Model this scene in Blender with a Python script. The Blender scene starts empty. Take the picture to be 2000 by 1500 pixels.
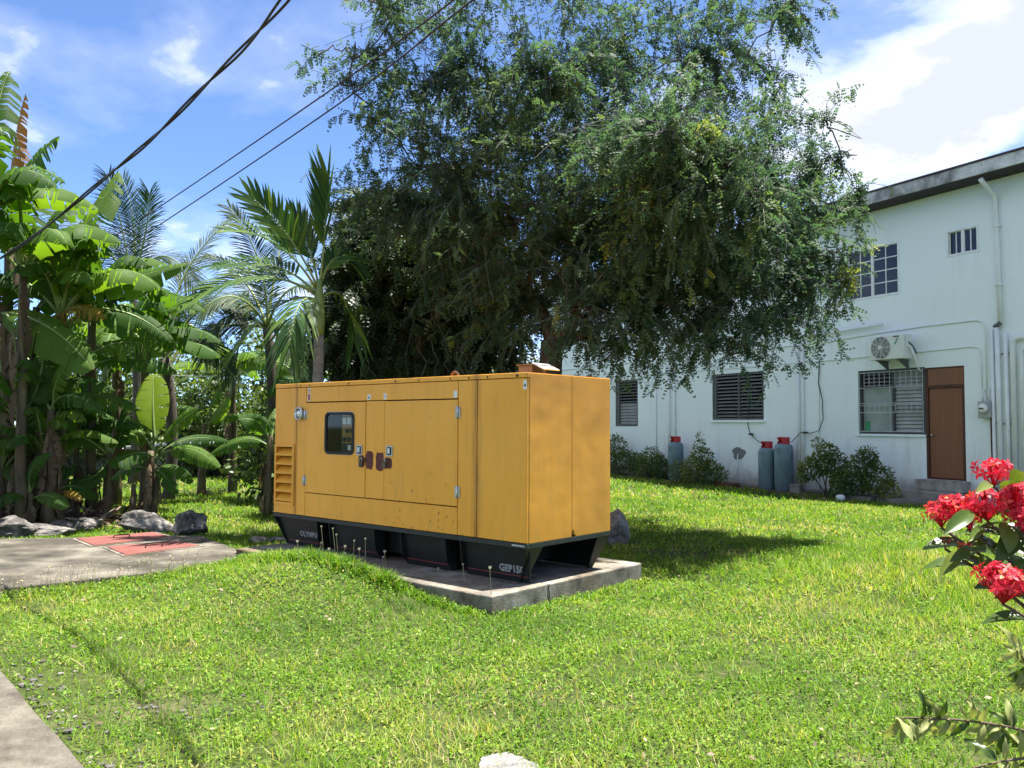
import bpy, math, random
import numpy as np
from mathutils import Vector, Matrix, Quaternion, noise as nz

random.seed(7)
RNG = np.random.default_rng(11)
SC = bpy.context.scene
COL = SC.collection
PI = math.pi

# ------------------------------------------------------------------ camera
FPX = 1635.0                      # focal length in pixels of the 2000 px wide photograph
CAMZ = 1.53
cam_d = bpy.data.cameras.new('camera')
cam_d.sensor_width = 36.0
cam_d.lens = 36.0 * FPX / 2000.0
cam_d.clip_end = 3000
cam_d.clip_start = 0.05
cam = bpy.data.objects.new('camera', cam_d)
COL.objects.link(cam)
CAMR = Matrix.Rotation(PI / 2 + math.atan(80 / FPX), 3, 'X') @ Matrix.Rotation(math.radians(0.26), 3, 'Z')
cam.location = (0, 0, CAMZ)
cam.rotation_euler = CAMR.to_euler()
SC.camera = cam

# ------------------------------------------------------------------ sky and sun
SUN_EL, SUN_AZ = math.radians(77), math.radians(60)      # azimuth from +Y towards +X
world = bpy.data.worlds.new('World')
SC.world = world
world.use_nodes = True
wt = world.node_tree
wt.nodes.clear()
def wn(t, **k):
    n = wt.nodes.new(t)
    for a, b in k.items():
        setattr(n, a, b)
    return n
w_out = wn('ShaderNodeOutputWorld')
w_bg = wn('ShaderNodeBackground')
w_bg.inputs['Strength'].default_value = 0.085
w_sky = wn('ShaderNodeTexSky', sky_type='NISHITA', sun_disc=False)
w_sky.sun_elevation = SUN_EL
w_sky.sun_rotation = SUN_AZ
w_sky.air_density = 0.42
w_sky.dust_density = 0.1
w_sky.ozone_density = 6.0
# clouds: noise on the dome, flattened towards the horizon
w_tc = wn('ShaderNodeTexCoord')
w_sep = wn('ShaderNodeSeparateXYZ')
wt.links.new(w_tc.outputs['Generated'], w_sep.inputs[0])
def wmath(op, a, b=None):
    n = wn('ShaderNodeMath', operation=op)
    for i, v in enumerate((a, b)):
        if v is None: continue
        if isinstance(v, (int, float)): n.inputs[i].default_value = v
        else: wt.links.new(v, n.inputs[i])
    return n.outputs[0]
zden = wmath('ADD', wmath('MAXIMUM', w_sep.outputs[2], 0.0), 0.35)
w_cmb = wn('ShaderNodeCombineXYZ')
wt.links.new(wmath('DIVIDE', w_sep.outputs[0], zden), w_cmb.inputs[0])
wt.links.new(wmath('DIVIDE', w_sep.outputs[1], zden), w_cmb.inputs[1])
wt.links.new(w_sep.outputs[2], w_cmb.inputs[2])
CLOUD_OFF = (1.3, 15.2, 5.3)
w_map = wn('ShaderNodeMapping')
w_map.inputs['Location'].default_value = CLOUD_OFF
wt.links.new(w_cmb.outputs[0], w_map.inputs['Vector'])
def wnoise(scale, detail, rough, dist=0.0):
    n = wn('ShaderNodeTexNoise')
    n.inputs['Scale'].default_value = scale
    n.inputs['Detail'].default_value = detail
    n.inputs['Roughness'].default_value = rough
    n.inputs['Distortion'].default_value = dist
    wt.links.new(w_map.outputs[0], n.inputs['Vector'])
    return n.outputs['Fac']
n_big = wnoise(0.75, 2, 0.5)
n_fine = wnoise(3.4, 10, 0.56, 0.15)
cl = wmath('ADD', wmath('MULTIPLY', n_big, 0.62), wmath('MULTIPLY', n_fine, 0.5))
w_rmp = wn('ShaderNodeValToRGB')
w_rmp.color_ramp.elements[0].position = 0.535
w_rmp.color_ramp.elements[1].position = 0.625
wt.links.new(cl, w_rmp.inputs[0])
w_veil = wn('ShaderNodeValToRGB')
w_veil.color_ramp.elements[0].position = 0.48
w_veil.color_ramp.elements[0].color = (0, 0, 0, 1)
w_veil.color_ramp.elements[1].position = 0.66
w_veil.color_ramp.elements[1].color = (0.34, 0.34, 0.34, 1)
wt.links.new(cl, w_veil.inputs[0])
w_crm = wn('ShaderNodeValToRGB')          # thick cloud middles are greyer
w_crm.color_ramp.elements[0].position = 0.55
w_crm.color_ramp.elements[0].color = (4.4, 4.45, 4.6, 1)
w_crm.color_ramp.elements[1].position = 0.65
w_crm.color_ramp.elements[1].color = (2.2, 2.35, 2.6, 1)
wt.links.new(cl, w_crm.inputs[0])
w_mix = wn('ShaderNodeMixRGB')
wt.links.new(wmath('MAXIMUM', w_rmp.outputs[0], w_veil.outputs[0]), w_mix.inputs[0])
wt.links.new(w_sky.outputs[0], w_mix.inputs[1])
wt.links.new(w_crm.outputs[0], w_mix.inputs[2])
wt.links.new(w_mix.outputs[0], w_bg.inputs['Color'])
wt.links.new(w_bg.outputs[0], w_out.inputs['Surface'])

sun_d = bpy.data.lights.new('sun', 'SUN')
sun_d.energy = 3.9
sun_d.angle = math.radians(0.53)
sun_d.color = (1.0, 0.955, 0.88)
sun = bpy.data.objects.new('sun', sun_d)
COL.objects.link(sun)
SUNV = Vector((math.cos(SUN_EL) * math.sin(SUN_AZ), math.cos(SUN_EL) * math.cos(SUN_AZ), math.sin(SUN_EL)))
sun.rotation_euler = SUNV.to_track_quat('Z', 'Y').to_euler()
sun.location = (0, 0, 30)

SC.render.engine = 'CYCLES'
SC.view_settings.view_transform = 'Standard'
SC.view_settings.look = 'None'
SC.view_settings.gamma = 1.0
SC.view_settings.exposure = 2.2
SC.view_settings.use_curve_mapping = False
SC.cycles.max_bounces = 8
SC.cycles.transparent_max_bounces = 12
SC.cycles.caustics_reflective = False
SC.cycles.caustics_refractive = False

# ------------------------------------------------------------------ measuring helpers
def ray(px, py):
    return CAMR @ Vector(((px - 1000) / FPX, -(py - 750) / FPX, -1))
def P(px, py, D):
    d = ray(px, py)
    return Vector((0, 0, CAMZ)) + d * (D / d.y)
def G(px, py, z=0.0):
    d = ray(px, py)
    return Vector((0, 0, CAMZ)) + d * ((z - CAMZ) / d.z)

# ------------------------------------------------------------------ materials
MATS = {}
class NT:
    def __init__(s, name):
        s.m = bpy.data.materials.new(name)
        s.m.use_nodes = True
        s.t = s.m.node_tree
        s.t.nodes.clear()
        s.out = s.t.nodes.new('ShaderNodeOutputMaterial')
        MATS[name] = s.m
    def n(s, typ, ins=None, **attrs):
        x = s.t.nodes.new(typ)
        for k, v in attrs.items():
            setattr(x, k, v)
        for k, v in (ins or {}).items():
            s.set(x.inputs[k], v)
        return x
    def set(s, inp, v):
        if isinstance(v, bpy.types.NodeSocket):
            s.t.links.new(v, inp)
        elif isinstance(v, tuple) and len(v) == 3 and inp.type == 'RGBA':
            inp.default_value = (*v, 1)
        else:
            inp.default_value = v
    def coord(s, kind='Object', scale=(1, 1, 1), loc=(0, 0, 0)):
        tc = s.n('ShaderNodeTexCoord')
        return s.n('ShaderNodeMapping', {'Vector': tc.outputs[kind], 'Scale': scale, 'Location': loc}).outputs[0]
    def noise(s, vec, scale, detail=4, rough=0.55, dist=0.0):
        return s.n('ShaderNodeTexNoise', {'Vector': vec, 'Scale': scale, 'Detail': detail, 'Roughness': rough, 'Distortion': dist}).outputs['Fac']
    def ramp(s, fac, stops):
        r = s.n('ShaderNodeValToRGB', {'Fac': fac})
        e = r.color_ramp.elements
        while len(e) < len(stops):
            e.new(0.5)
        for i, (p, c) in enumerate(stops):
            e[i].position = p
            e[i].color = (*c, 1) if isinstance(c, tuple) else (c, c, c, 1)
        return r.outputs[0]
    def mix(s, f, a, b, mode='MIX'):
        return s.n('ShaderNodeMixRGB', {0: f, 1: a, 2: b}, blend_type=mode).outputs[0]
    def math(s, op, a, b=0.0):
        return s.n('ShaderNodeMath', {0: a, 1: b}, operation=op).outputs[0]
    def bump(s, h, strength=0.3, dist=0.01):
        return s.n('ShaderNodeBump', {'Height': h, 'Strength': strength, 'Distance': dist}).outputs[0]
    def bsdf(s, color, rough=0.6, metal=0.0, normal=None, spec=0.4, **k):
        b = s.n('ShaderNodeBsdfPrincipled', {'Base Color': color, 'Roughness': rough, 'Metallic': metal, 'Specular IOR Level': spec})
        if normal is not None:
            s.set(b.inputs['Normal'], normal)
        for a, v in k.items():
            s.set(b.inputs[a], v)
        return b.outputs[0]
    def done(s, sh):
        s.t.links.new(sh, s.out.inputs['Surface'])
        return s.m

def m_plain(name, c, rough=0.6, metal=0.0, var=0.12, scale=6.0, bump=0.0, spec=0.4):
    t = NT(name)
    v = t.coord()
    n = t.noise(v, scale, 5)
    lo = tuple(x * (1 - var) for x in c)
    hi = tuple(min(1, x * (1 + var)) for x in c)
    col = t.ramp(n, [(0.3, lo), (0.7, hi)])
    nm = t.bump(t.noise(v, scale * 9, 4), bump, 0.004) if bump else None
    return t.done(t.bsdf(col, rough, metal, nm, spec))

def m_leaf(name, stops, trans=0.35, rough=0.42, tcol=(1.25, 1.25, 0.55), attr='tint', spec=0.4, noise=0.0, veins=False):
    t = NT(name)
    if attr:
        f = t.n('ShaderNodeAttribute', attribute_name=attr).outputs['Fac']
    else:
        f = t.n('ShaderNodeObjectInfo').outputs['Random']
    if noise:
        nn = t.noise(t.coord('Object'), noise, 3)
        f = t.math('ADD', t.math('MULTIPLY', f, 0.6), t.math('MULTIPLY', nn, 0.5))
    c = t.ramp(f, stops)
    nm = None
    if veins:
        uv = t.n('ShaderNodeUVMap').outputs[0]
        w = t.n('ShaderNodeTexWave', {'Vector': t.n('ShaderNodeMapping', {'Vector': uv, 'Scale': (1, 0.05, 1)}).outputs[0], 'Scale': 14.0, 'Distortion': 0.8, 'Detail': 2.0}, wave_type='BANDS', bands_direction='X').outputs['Fac']
        c = t.mix(t.math('MULTIPLY', w, 0.22), c, t.mix(1.0, c, (1.5, 1.4, 1.2), 'MULTIPLY'))
        nm = t.bump(w, 0.35, 0.01)
    b = t.bsdf(c, rough, 0.0, nm, spec)
    tr = t.n('ShaderNodeBsdfTranslucent', {'Color': t.mix(1.0, c, tcol, 'MULTIPLY')}).outputs[0]
    return t.done(t.n('ShaderNodeMixShader', {0: trans, 1: b, 2: tr}).outputs[0])

def build_materials():
    # yellow enclosure paint with rust (object space = enclosure space)
    t = NT('yellow_paint')
    v = t.coord()
    big = t.noise(v, 0.9, 4)
    c = t.ramp(big, [(0.3, (0.80, 0.345, 0.030)), (0.72, (0.86, 0.405, 0.050))])
    vs = t.coord(scale=(14, 14, 0.8))
    streak = t.noise(vs, 1.6, 5, 0.6)
    c = t.mix(t.ramp(streak, [(0.55, 0.0), (0.80, 0.26)]), c, (0.46, 0.22, 0.03))
    # chips of rust, thickest low down on the right-hand door and the sill
    sx = t.n('ShaderNodeSeparateXYZ', {0: t.n('ShaderNodeTexCoord').outputs['Object']})
    zone = t.noise(v, 1.1, 2)
    zz = t.n('ShaderNodeMapRange', {0: sx.outputs[2], 1: 1.25, 2: 0.45, 3: 0.0, 4: 1.0}).outputs[0]
    xx = t.n('ShaderNodeMapRange', {0: sx.outputs[0], 1: -2.6, 2: -1.2, 3: 0.0, 4: 1.0}).outputs[0]
    x2 = t.n('ShaderNodeMapRange', {0: sx.outputs[0], 1: -0.55, 2: -0.85, 3: 0.0, 4: 1.0}).outputs[0]
    zone = t.math('MULTIPLY', t.math('MULTIPLY', zz, t.math('MULTIPLY', xx, x2)), t.math('ADD', zone, 0.35))
    chip = t.noise(t.coord(scale=(1.5, 1.5, 0.85)), 17, 3, 0.5)
    thr = t.math('SUBTRACT', 0.735, t.math('MULTIPLY', zone, 0.14))
    cm = t.n('ShaderNodeMapRange', {0: t.math('SUBTRACT', chip, thr), 1: 0.0, 2: 0.025, 3: 0.0, 4: 0.9}).outputs[0]
    c = t.mix(cm, c, t.ramp(t.noise(v, 60, 2), [(0.3, (0.10, 0.035, 0.012)), (0.7, (0.30, 0.12, 0.02))]))
    # run-off stains beside the two joints
    def strip(x0, w, amt, cc):
        d = t.math('ABSOLUTE', t.math('SUBTRACT', sx.outputs[0], x0))
        m = t.n('ShaderNodeMapRange', {0: d, 1: w, 2: 0.0, 3: 0.0, 4: 1.0}).outputs[0]
        return t.math('MULTIPLY', t.math('MULTIPLY', m, amt), t.ramp(t.noise(t.coord(scale=(30, 1, 1.3)), 1.5, 4), [(0.3, 0.25), (0.65, 1.0)]))
    c = t.mix(strip(-0.60, 0.07, 0.85, 0), c, (0.20, 0.075, 0.018))
    c = t.mix(strip(-3.375, 0.05, 0.7, 0), c, (0.22, 0.10, 0.025))
    c = t.mix(strip(0.0, 0.02, 0.5, 0), c, (0.28, 0.12, 0.025))
    grime = t.noise(t.coord(scale=(5, 5, 1)), 2.0, 6, 0.65)
    c = t.mix(t.ramp(grime, [(0.5, 0.0), (0.80, 0.34)]), c, (0.36, 0.24, 0.08))
    nm = t.bump(t.noise(v, 1.9, 2), 0.35, 0.03)
    t.done(t.bsdf(c, t.ramp(grime, [(0.3, 0.36), (0.7, 0.52)]), 0, nm, 0.35))

    m_plain('gap_dark', (0.012, 0.010, 0.008), 0.9)
    t = NT('skid_black')
    v = t.coord()
    d = t.noise(t.coord(scale=(1, 1, 0.5)), 7, 6, 0.65)
    c = t.ramp(d, [(0.35, (0.005, 0.006, 0.0055)), (0.62, (0.009, 0.011, 0.009)), (0.8, (0.03, 0.03, 0.024))])
    t.done(t.bsdf(c, 0.55, 0, t.bump(d, 0.15, 0.01)))
    m_plain('skid_rail', (0.022, 0.025, 0.022), 0.5, 0, 0.35, 9)
    m_plain('decal_white', (0.72, 0.72, 0.68), 0.5)
    m_plain('decal_black', (0.02, 0.02, 0.02), 0.5)
    m_plain('decal_red', (0.28, 0.03, 0.03), 0.5)
    m_plain('lettering', (0.26, 0.26, 0.25), 0.6, 0, 0.3, 40)
    m_plain('lettering_red', (0.22, 0.028, 0.03), 0.6, 0, 0.4, 5)
    m_plain('chrome', (0.55, 0.55, 0.53), 0.3, 0.9, 0.3, 30)
    m_plain('zinc', (0.45, 0.45, 0.43), 0.42, 0.7, 0.3, 20)
    m_plain('rubber', (0.015, 0.015, 0.015), 0.6)
    m_plain('primer', (0.12, 0.035, 0.03), 0.8, 0, 0.35, 14)
    m_plain('rust', (0.09, 0.035, 0.018), 0.85, 0.1, 0.5, 25, 0.3)
    m_plain('brown_steel', (0.13, 0.095, 0.07), 0.7, 0.2, 0.4, 12)
    m_plain('panel_board', (0.35, 0.20, 0.05), 0.5)
    m_plain('gauge_face', (0.75, 0.75, 0.70), 0.35)
    m_plain('gauge_dark', (0.03, 0.03, 0.03), 0.4)
    m_plain('orange_red', (0.55, 0.09, 0.02), 0.5)
    t = NT('clear_glass')
    gl = t.n('ShaderNodeBsdfGlossy', {'Color': (0.9, 0.95, 1.0), 'Roughness': 0.04}).outputs[0]
    tr = t.n('ShaderNodeBsdfTransparent', {'Color': (0.80, 0.84, 0.82)}).outputs[0]
    t.done(t.n('ShaderNodeMixShader', {0: t.n('ShaderNodeLayerWeight', {0: 0.25}).outputs['Fresnel'], 1: tr, 2: gl}).outputs[0])
    m_plain('lamp_lens', (0.75, 0.78, 0.78), 0.12, 0.6, 0.2, 60)

    # concretes
    def concrete(name, lo, mid, hi, sc=1.5, stain=(0.10, 0.075, 0.05), st=0.5, bump=0.5):
        t = NT(name)
        v = t.coord()
        a = t.noise(v, sc, 7, 0.65)
        c = t.ramp(a, [(0.36, lo), (0.50, mid), (0.66, hi)])
        b = t.noise(v, sc * 0.45, 5, 0.6, 0.6)
        c = t.mix(t.ramp(b, [(0.48, 0.0), (0.68, st)]), c, stain)
        g = t.noise(v, 70, 3, 0.7)
        c = t.mix(0.55, c, t.ramp(t.math('ADD', t.math('MULTIPLY', g, 0.6), t.math('MULTIPLY', t.noise(v, 17, 5, 0.75), 0.4)), [(0.34, 0.30), (0.62, 1.1)]), 'MULTIPLY')
        nm = t.bump(t.math('ADD', t.math('MULTIPLY', a, 2.0), g), bump, 0.012)
        t.done(t.bsdf(c, 0.9, 0, nm, 0.2))
    concrete('concrete_pad', (0.09, 0.08, 0.065), (0.21, 0.19, 0.155), (0.34, 0.31, 0.26), 3.0, (0.13, 0.085, 0.045), 0.8)
    concrete('concrete_slab', (0.038, 0.034, 0.027), (0.09, 0.082, 0.065), (0.19, 0.172, 0.138), 1.8, (0.065, 0.055, 0.043), 0.8)
    concrete('path_concrete', (0.065, 0.058, 0.046), (0.120, 0.108, 0.084), (0.185, 0.168, 0.135), 2.2, (0.058, 0.050, 0.040), 0.8)
    concrete('step_concrete', (0.22, 0.20, 0.18), (0.34, 0.32, 0.30), (0.45, 0.43, 0.41), 3.0, (0.15, 0.13, 0.11), 0.5)
    concrete('fascia_concrete', (0.34, 0.35, 0.36), (0.66, 0.67, 0.68), (0.78, 0.79, 0.79), 1.6, (0.05, 0.05, 0.055), 0.95)
    concrete('grey_block', (0.16, 0.155, 0.14), (0.25, 0.24, 0.22), (0.34, 0.33, 0.30), 2.0)
    concrete('limestone', (0.15, 0.145, 0.13), (0.22, 0.215, 0.20), (0.32, 0.31, 0.295), 9.0, (0.2, 0.19, 0.165), 0.4, 0.9)
    concrete('rock', (0.045, 0.042, 0.038), (0.13, 0.12, 0.11), (0.30, 0.28, 0.25), 4.5, (0.07, 0.065, 0.06), 0.6, 0.9)
    concrete('cement_patch', (0.16, 0.16, 0.155), (0.22, 0.22, 0.215), (0.28, 0.28, 0.27), 5.0, (0.15, 0.15, 0.14), 0.3)
    t = NT('red_hatch')
    v = t.coord()
    a = t.noise(v, 3.0, 6, 0.65)
    c = t.ramp(a, [(0.35, (0.125, 0.038, 0.030)), (0.6, (0.18, 0.056, 0.045)), (0.8, (0.15, 0.085, 0.068))])
    t.done(t.bsdf(c, 0.8, 0, t.bump(t.noise(v, 50, 3), 0.3, 0.005)))

    # building
    t = NT('white_wall')
    tc = t.n('ShaderNodeTexCoord').outputs['Object']
    sp = t.n('ShaderNodeSeparateXYZ', {0: tc})
    v = t.coord()
    a = t.noise(v, 0.5, 5, 0.6)
    c = t.ramp(a, [(0.3, (0.77, 0.85, 0.86)), (0.7, (0.82, 0.89, 0.90))])
    run = t.noise(t.coord(scale=(2.2, 2.2, 0.4)), 1.3, 7, 0.7)
    low = t.n('ShaderNodeMapRange', {0: sp.outputs[2], 1: 1.7, 2: -0.1, 3: 0.0, 4: 1.0}).outputs[0]
    c = t.mix(t.math('MULTIPLY', t.ramp(run, [(0.48, 0.0), (0.76, 0.7)]), low), c, (0.42, 0.40, 0.33))
    spl = t.n('ShaderNodeMapRange', {0: t.math('ADD', sp.outputs[2], t.math('MULTIPLY', t.noise(v, 2.5, 6, 0.7), -0.9)), 1: -0.05, 2: -0.45, 3: 0.0, 4: 0.7}).outputs[0]
    c = t.mix(spl, c, (0.22, 0.19, 0.15))
    c = t.mix(t.ramp(run, [(0.55, 0.0), (0.80, 0.32)]), c, (0.48, 0.51, 0.48))
    nm = t.bump(t.math('ADD', t.noise(v, 1.2, 4), t.math('MULTIPLY', t.noise(v, 40, 3), 0.15)), 0.25, 0.03)
    t.done(t.bsdf(c, 0.8, 0, nm, 0.25))
    m_plain('white_pipe', (0.72, 0.76, 0.76), 0.45, 0, 0.08, 3)
    m_plain('white_frame', (0.74, 0.77, 0.77), 0.4)
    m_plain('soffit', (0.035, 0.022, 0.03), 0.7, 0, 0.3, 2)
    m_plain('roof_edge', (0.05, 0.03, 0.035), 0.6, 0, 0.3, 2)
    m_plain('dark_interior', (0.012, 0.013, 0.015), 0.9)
    m_plain('louvre_grey', (0.20, 0.205, 0.205), 0.5, 0, 0.15, 3)
    m_plain('louvre_frame', (0.075, 0.078, 0.08), 0.5)
    m_plain('louvre_pale', (0.30, 0.33, 0.33), 0.4, 0, 0.15, 3)
    m_plain('curtain', (0.32, 0.36, 0.36), 0.9, 0, 0.18, 2.5)
    m_plain('grille_steel', (0.42, 0.46, 0.46), 0.5)
    m_plain('bar_steel', (0.10, 0.11, 0.12), 0.5)
    t = NT('door_brown')
    v = t.coord(scale=(18, 18, 0.7))
    c = t.ramp(t.noise(v, 1.2, 5, 0.6), [(0.3, (0.185, 0.078, 0.040)), (0.7, (0.235, 0.105, 0.055))])
    t.done(t.bsdf(c, 0.55, 0, None, 0.35))
    m_plain('door_frame_brown', (0.075, 0.028, 0.015), 0.6)
    t = NT('window_glass')
    t.done(t.bsdf((0.012, 0.015, 0.018), 0.06, 0, None, 0.5))
    m_plain('ac_casing', (0.66, 0.69, 0.64), 0.45, 0, 0.06, 4)
    m_plain('ac_grille', (0.22, 0.24, 0.25), 0.5)
    m_plain('ac_green', (0.05, 0.30, 0.13), 0.5)
    m_plain('ac_dark', (0.05, 0.055, 0.06), 0.6)
    m_plain('meter_grey', (0.38, 0.40, 0.40), 0.5, 0.3)
    t = NT('cylinder_blue')
    v = t.coord(scale=(1, 1, 0.5))
    a = t.noise(v, 5, 7, 0.65)
    c = t.ramp(a, [(0.3, (0.10, 0.165, 0.205)), (0.6, (0.165, 0.245, 0.285)), (0.75, (0.20, 0.27, 0.30))])
    r = t.noise(t.coord(scale=(9, 9, 0.8)), 1.1, 5, 0.6)
    c = t.mix(t.ramp(r, [(0.60, 0.0), (0.68, 0.85)]), c, (0.04, 0.045, 0.05))
    t.done(t.bsdf(c, 0.5, 0.1, None, 0.4))
    m_plain('cylinder_red', (0.46, 0.03, 0.035), 0.45)
    m_plain('cable_black', (0.018, 0.018, 0.02), 0.55)
    m_plain('cable_brown', (0.05, 0.025, 0.03), 0.6)
    m_plain('galvanised', (0.42, 0.44, 0.45), 0.4, 0.5)

    # ground
    t = NT('soil')
    v = t.coord()
    a = t.noise(v, 0.8, 8, 0.65)
    b = t.noise(v, 14, 6, 0.7)
    c = t.ramp(b, [(0.3, (0.022, 0.034, 0.009)), (0.55, (0.050, 0.066, 0.019)), (0.75, (0.12, 0.115, 0.055))])
    c = t.mix(t.ramp(a, [(0.54, 0.0), (0.70, 0.55)]), c, (0.15, 0.125, 0.075))
    t.done(t.bsdf(c, 0.95, 0, t.bump(b, 0.8, 0.03), 0.1))
    m_plain('bare_earth', (0.105, 0.075, 0.05), 0.95, 0, 0.45, 6, 0.6, 0.1)

    # bark
    t = NT('bark')
    v = t.coord(scale=(1, 1, 0.18))
    a = t.noise(v, 22, 6, 0.65)
    c = t.ramp(a, [(0.3, (0.05, 0.033, 0.025)), (0.6, (0.125, 0.085, 0.065)), (0.8, (0.19, 0.145, 0.12))])
    t.done(t.bsdf(c, 0.9, 0, t.bump(a, 0.9, 0.03), 0.15))
    m_plain('twig', (0.10, 0.094, 0.086), 0.85, 0, 0.75, 1.2)
    m_plain('palm_bark', (0.20, 0.185, 0.165), 0.85, 0, 0.3, 10, 0.4)
    m_plain('coconut_bark', (0.075, 0.062, 0.048), 0.9, 0, 0.3, 8, 0.4)
    m_plain('crownshaft', (0.13, 0.20, 0.05), 0.45, 0, 0.2, 3)
    t = NT('banana_stem')
    v = t.coord(scale=(1, 1, 0.2))
    a = t.noise(v, 9, 5, 0.6)
    c = t.ramp(a, [(0.35, (0.055, 0.035, 0.02)), (0.55, (0.11, 0.085, 0.04)), (0.72, (0.14, 0.17, 0.05))])
    t.done(t.bsdf(c, 0.7, 0, t.bump(a, 0.5, 0.02)))
    m_plain('midrib', (0.15, 0.21, 0.055), 0.45, 0, 0.15, 3)
    m_plain('rachis', (0.16, 0.21, 0.05), 0.5, 0, 0.2, 3)

    # foliage
    m_leaf('tree_leaf', [(0.0, (0.032, 0.068, 0.044)), (0.45, (0.078, 0.122, 0.070)), (0.8, (0.135, 0.185, 0.058)), (1.0, (0.29, 0.28, 0.055))], 0.42, 0.6, (1.05, 1.3, 0.8), 'tint', 0.18)
    m_leaf('thicket_leaf', [(0.0, (0.022, 0.042, 0.018)), (0.5, (0.050, 0.082, 0.028)), (0.85, (0.11, 0.16, 0.04)), (1.0, (0.17, 0.12, 0.07))], 0.3, 0.5, (1.2, 1.2, 0.6))
    m_leaf('bush_leaf', [(0.0, (0.035, 0.065, 0.022)), (0.5, (0.08, 0.13, 0.035)), (1.0, (0.19, 0.24, 0.06))], 0.38, 0.45)
    m_leaf('shrub_leaf', [(0.0, (0.030, 0.064, 0.022)), (0.55, (0.085, 0.14, 0.03)), (1.0, (0.30, 0.30, 0.05))], 0.3, 0.4)
    m_leaf('grass', [(0.0, (0.045, 0.105, 0.014)), (0.35, (0.105, 0.215, 0.022)), (0.65, (0.19, 0.305, 0.034)), (0.85, (0.29, 0.34, 0.07)), (1.0, (0.46, 0.38, 0.19))], 0.42, 0.55, (1.25, 1.3, 0.4), 'tint', 0.16)
    m_leaf('banana_leaf', [(0.0, (0.024, 0.062, 0.012)), (0.5, (0.046, 0.108, 0.019)), (1.0, (0.11, 0.19, 0.03))], 0.5, 0.5, (2.2, 2.1, 0.4), None, 0.2, 1.5, True)
    m_leaf('banana_young', [(0.0, (0.30, 0.44, 0.03)), (1.0, (0.34, 0.48, 0.04))], 0.75, 0.5, (1.7, 1.6, 0.3), None, 0.4, 0, True)  # young leaf, its backlit glow put into the brighter colour
    m_leaf('banana_dry', [(0.0, (0.10, 0.055, 0.025)), (0.5, (0.20, 0.115, 0.045)), (1.0, (0.30, 0.18, 0.05))], 0.25, 0.7, (1.2, 1.0, 0.6), None, 0.2, 2.0, True)
    m_leaf('banana_dead', [(0.0, (0.055, 0.036, 0.024)), (0.5, (0.12, 0.082, 0.052)), (1.0, (0.21, 0.155, 0.10))], 0.15, 0.8, (1.1, 1.0, 0.8), None, 0.2, 3.0, True)
    m_leaf('banana_yellow', [(0.0, (0.13, 0.15, 0.02)), (0.5, (0.30, 0.20, 0.025)), (1.0, (0.17, 0.08, 0.03))], 0.35, 0.6, (1.2, 1.0, 0.5), None, 0.3, 4.0, True)
    m_leaf('litter', [(0.0, (0.06, 0.04, 0.028)), (0.5, (0.16, 0.11, 0.075)), (1.0, (0.32, 0.25, 0.18))], 0.1, 0.8, (1, 1, 0.8))
    m_leaf('areca_leaf', [(0.0, (0.018, 0.055, 0.016)), (0.5, (0.040, 0.10, 0.022)), (1.0, (0.12, 0.19, 0.03))], 0.42, 0.5, (1.8, 1.7, 0.4), None, 0.2)
    m_leaf('coconut_leaf', [(0.0, (0.013, 0.034, 0.012)), (0.6, (0.034, 0.068, 0.020)), (1.0, (0.20, 0.21, 0.09))], 0.3, 0.55, (1.2, 1.25, 0.6), 'tint', 0.2)
    m_leaf('ixora_leaf', [(0.0, (0.032, 0.060, 0.018)), (0.6, (0.06, 0.10, 0.024)), (1.0, (0.17, 0.20, 0.04))], 0.3, 0.28, (1.6, 1.6, 0.4), None, 0.25, 20)
    m_leaf('wilted_leaf', [(0.0, (0.16, 0.20, 0.055)), (0.6, (0.27, 0.30, 0.10)), (1.0, (0.36, 0.36, 0.15))], 0.35, 0.6, (1.2, 1.2, 0.6), None, 0.35, 25)
    m_leaf('petal', [(0.0, (0.30, 0.006, 0.018)), (0.45, (0.60, 0.018, 0.045)), (0.85, (0.74, 0.05, 0.085)), (1.0, (0.78, 0.18, 0.06))], 0.25, 0.5, (1.2, 0.9, 0.9), 'tint', 0.3)
    m_leaf('weed_flower', [(0.0, (0.55, 0.48, 0.22)), (0.6, (0.60, 0.52, 0.30)), (1.0, (0.70, 0.66, 0.55))], 0.3, 0.7, (1, 1, 1), 'tint')
    m_plain('dry_stalk', (0.28, 0.25, 0.14), 0.8)
    m_plain('ixora_stem', (0.10, 0.07, 0.045), 0.8, 0, 0.3, 20)
build_materials()

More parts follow.
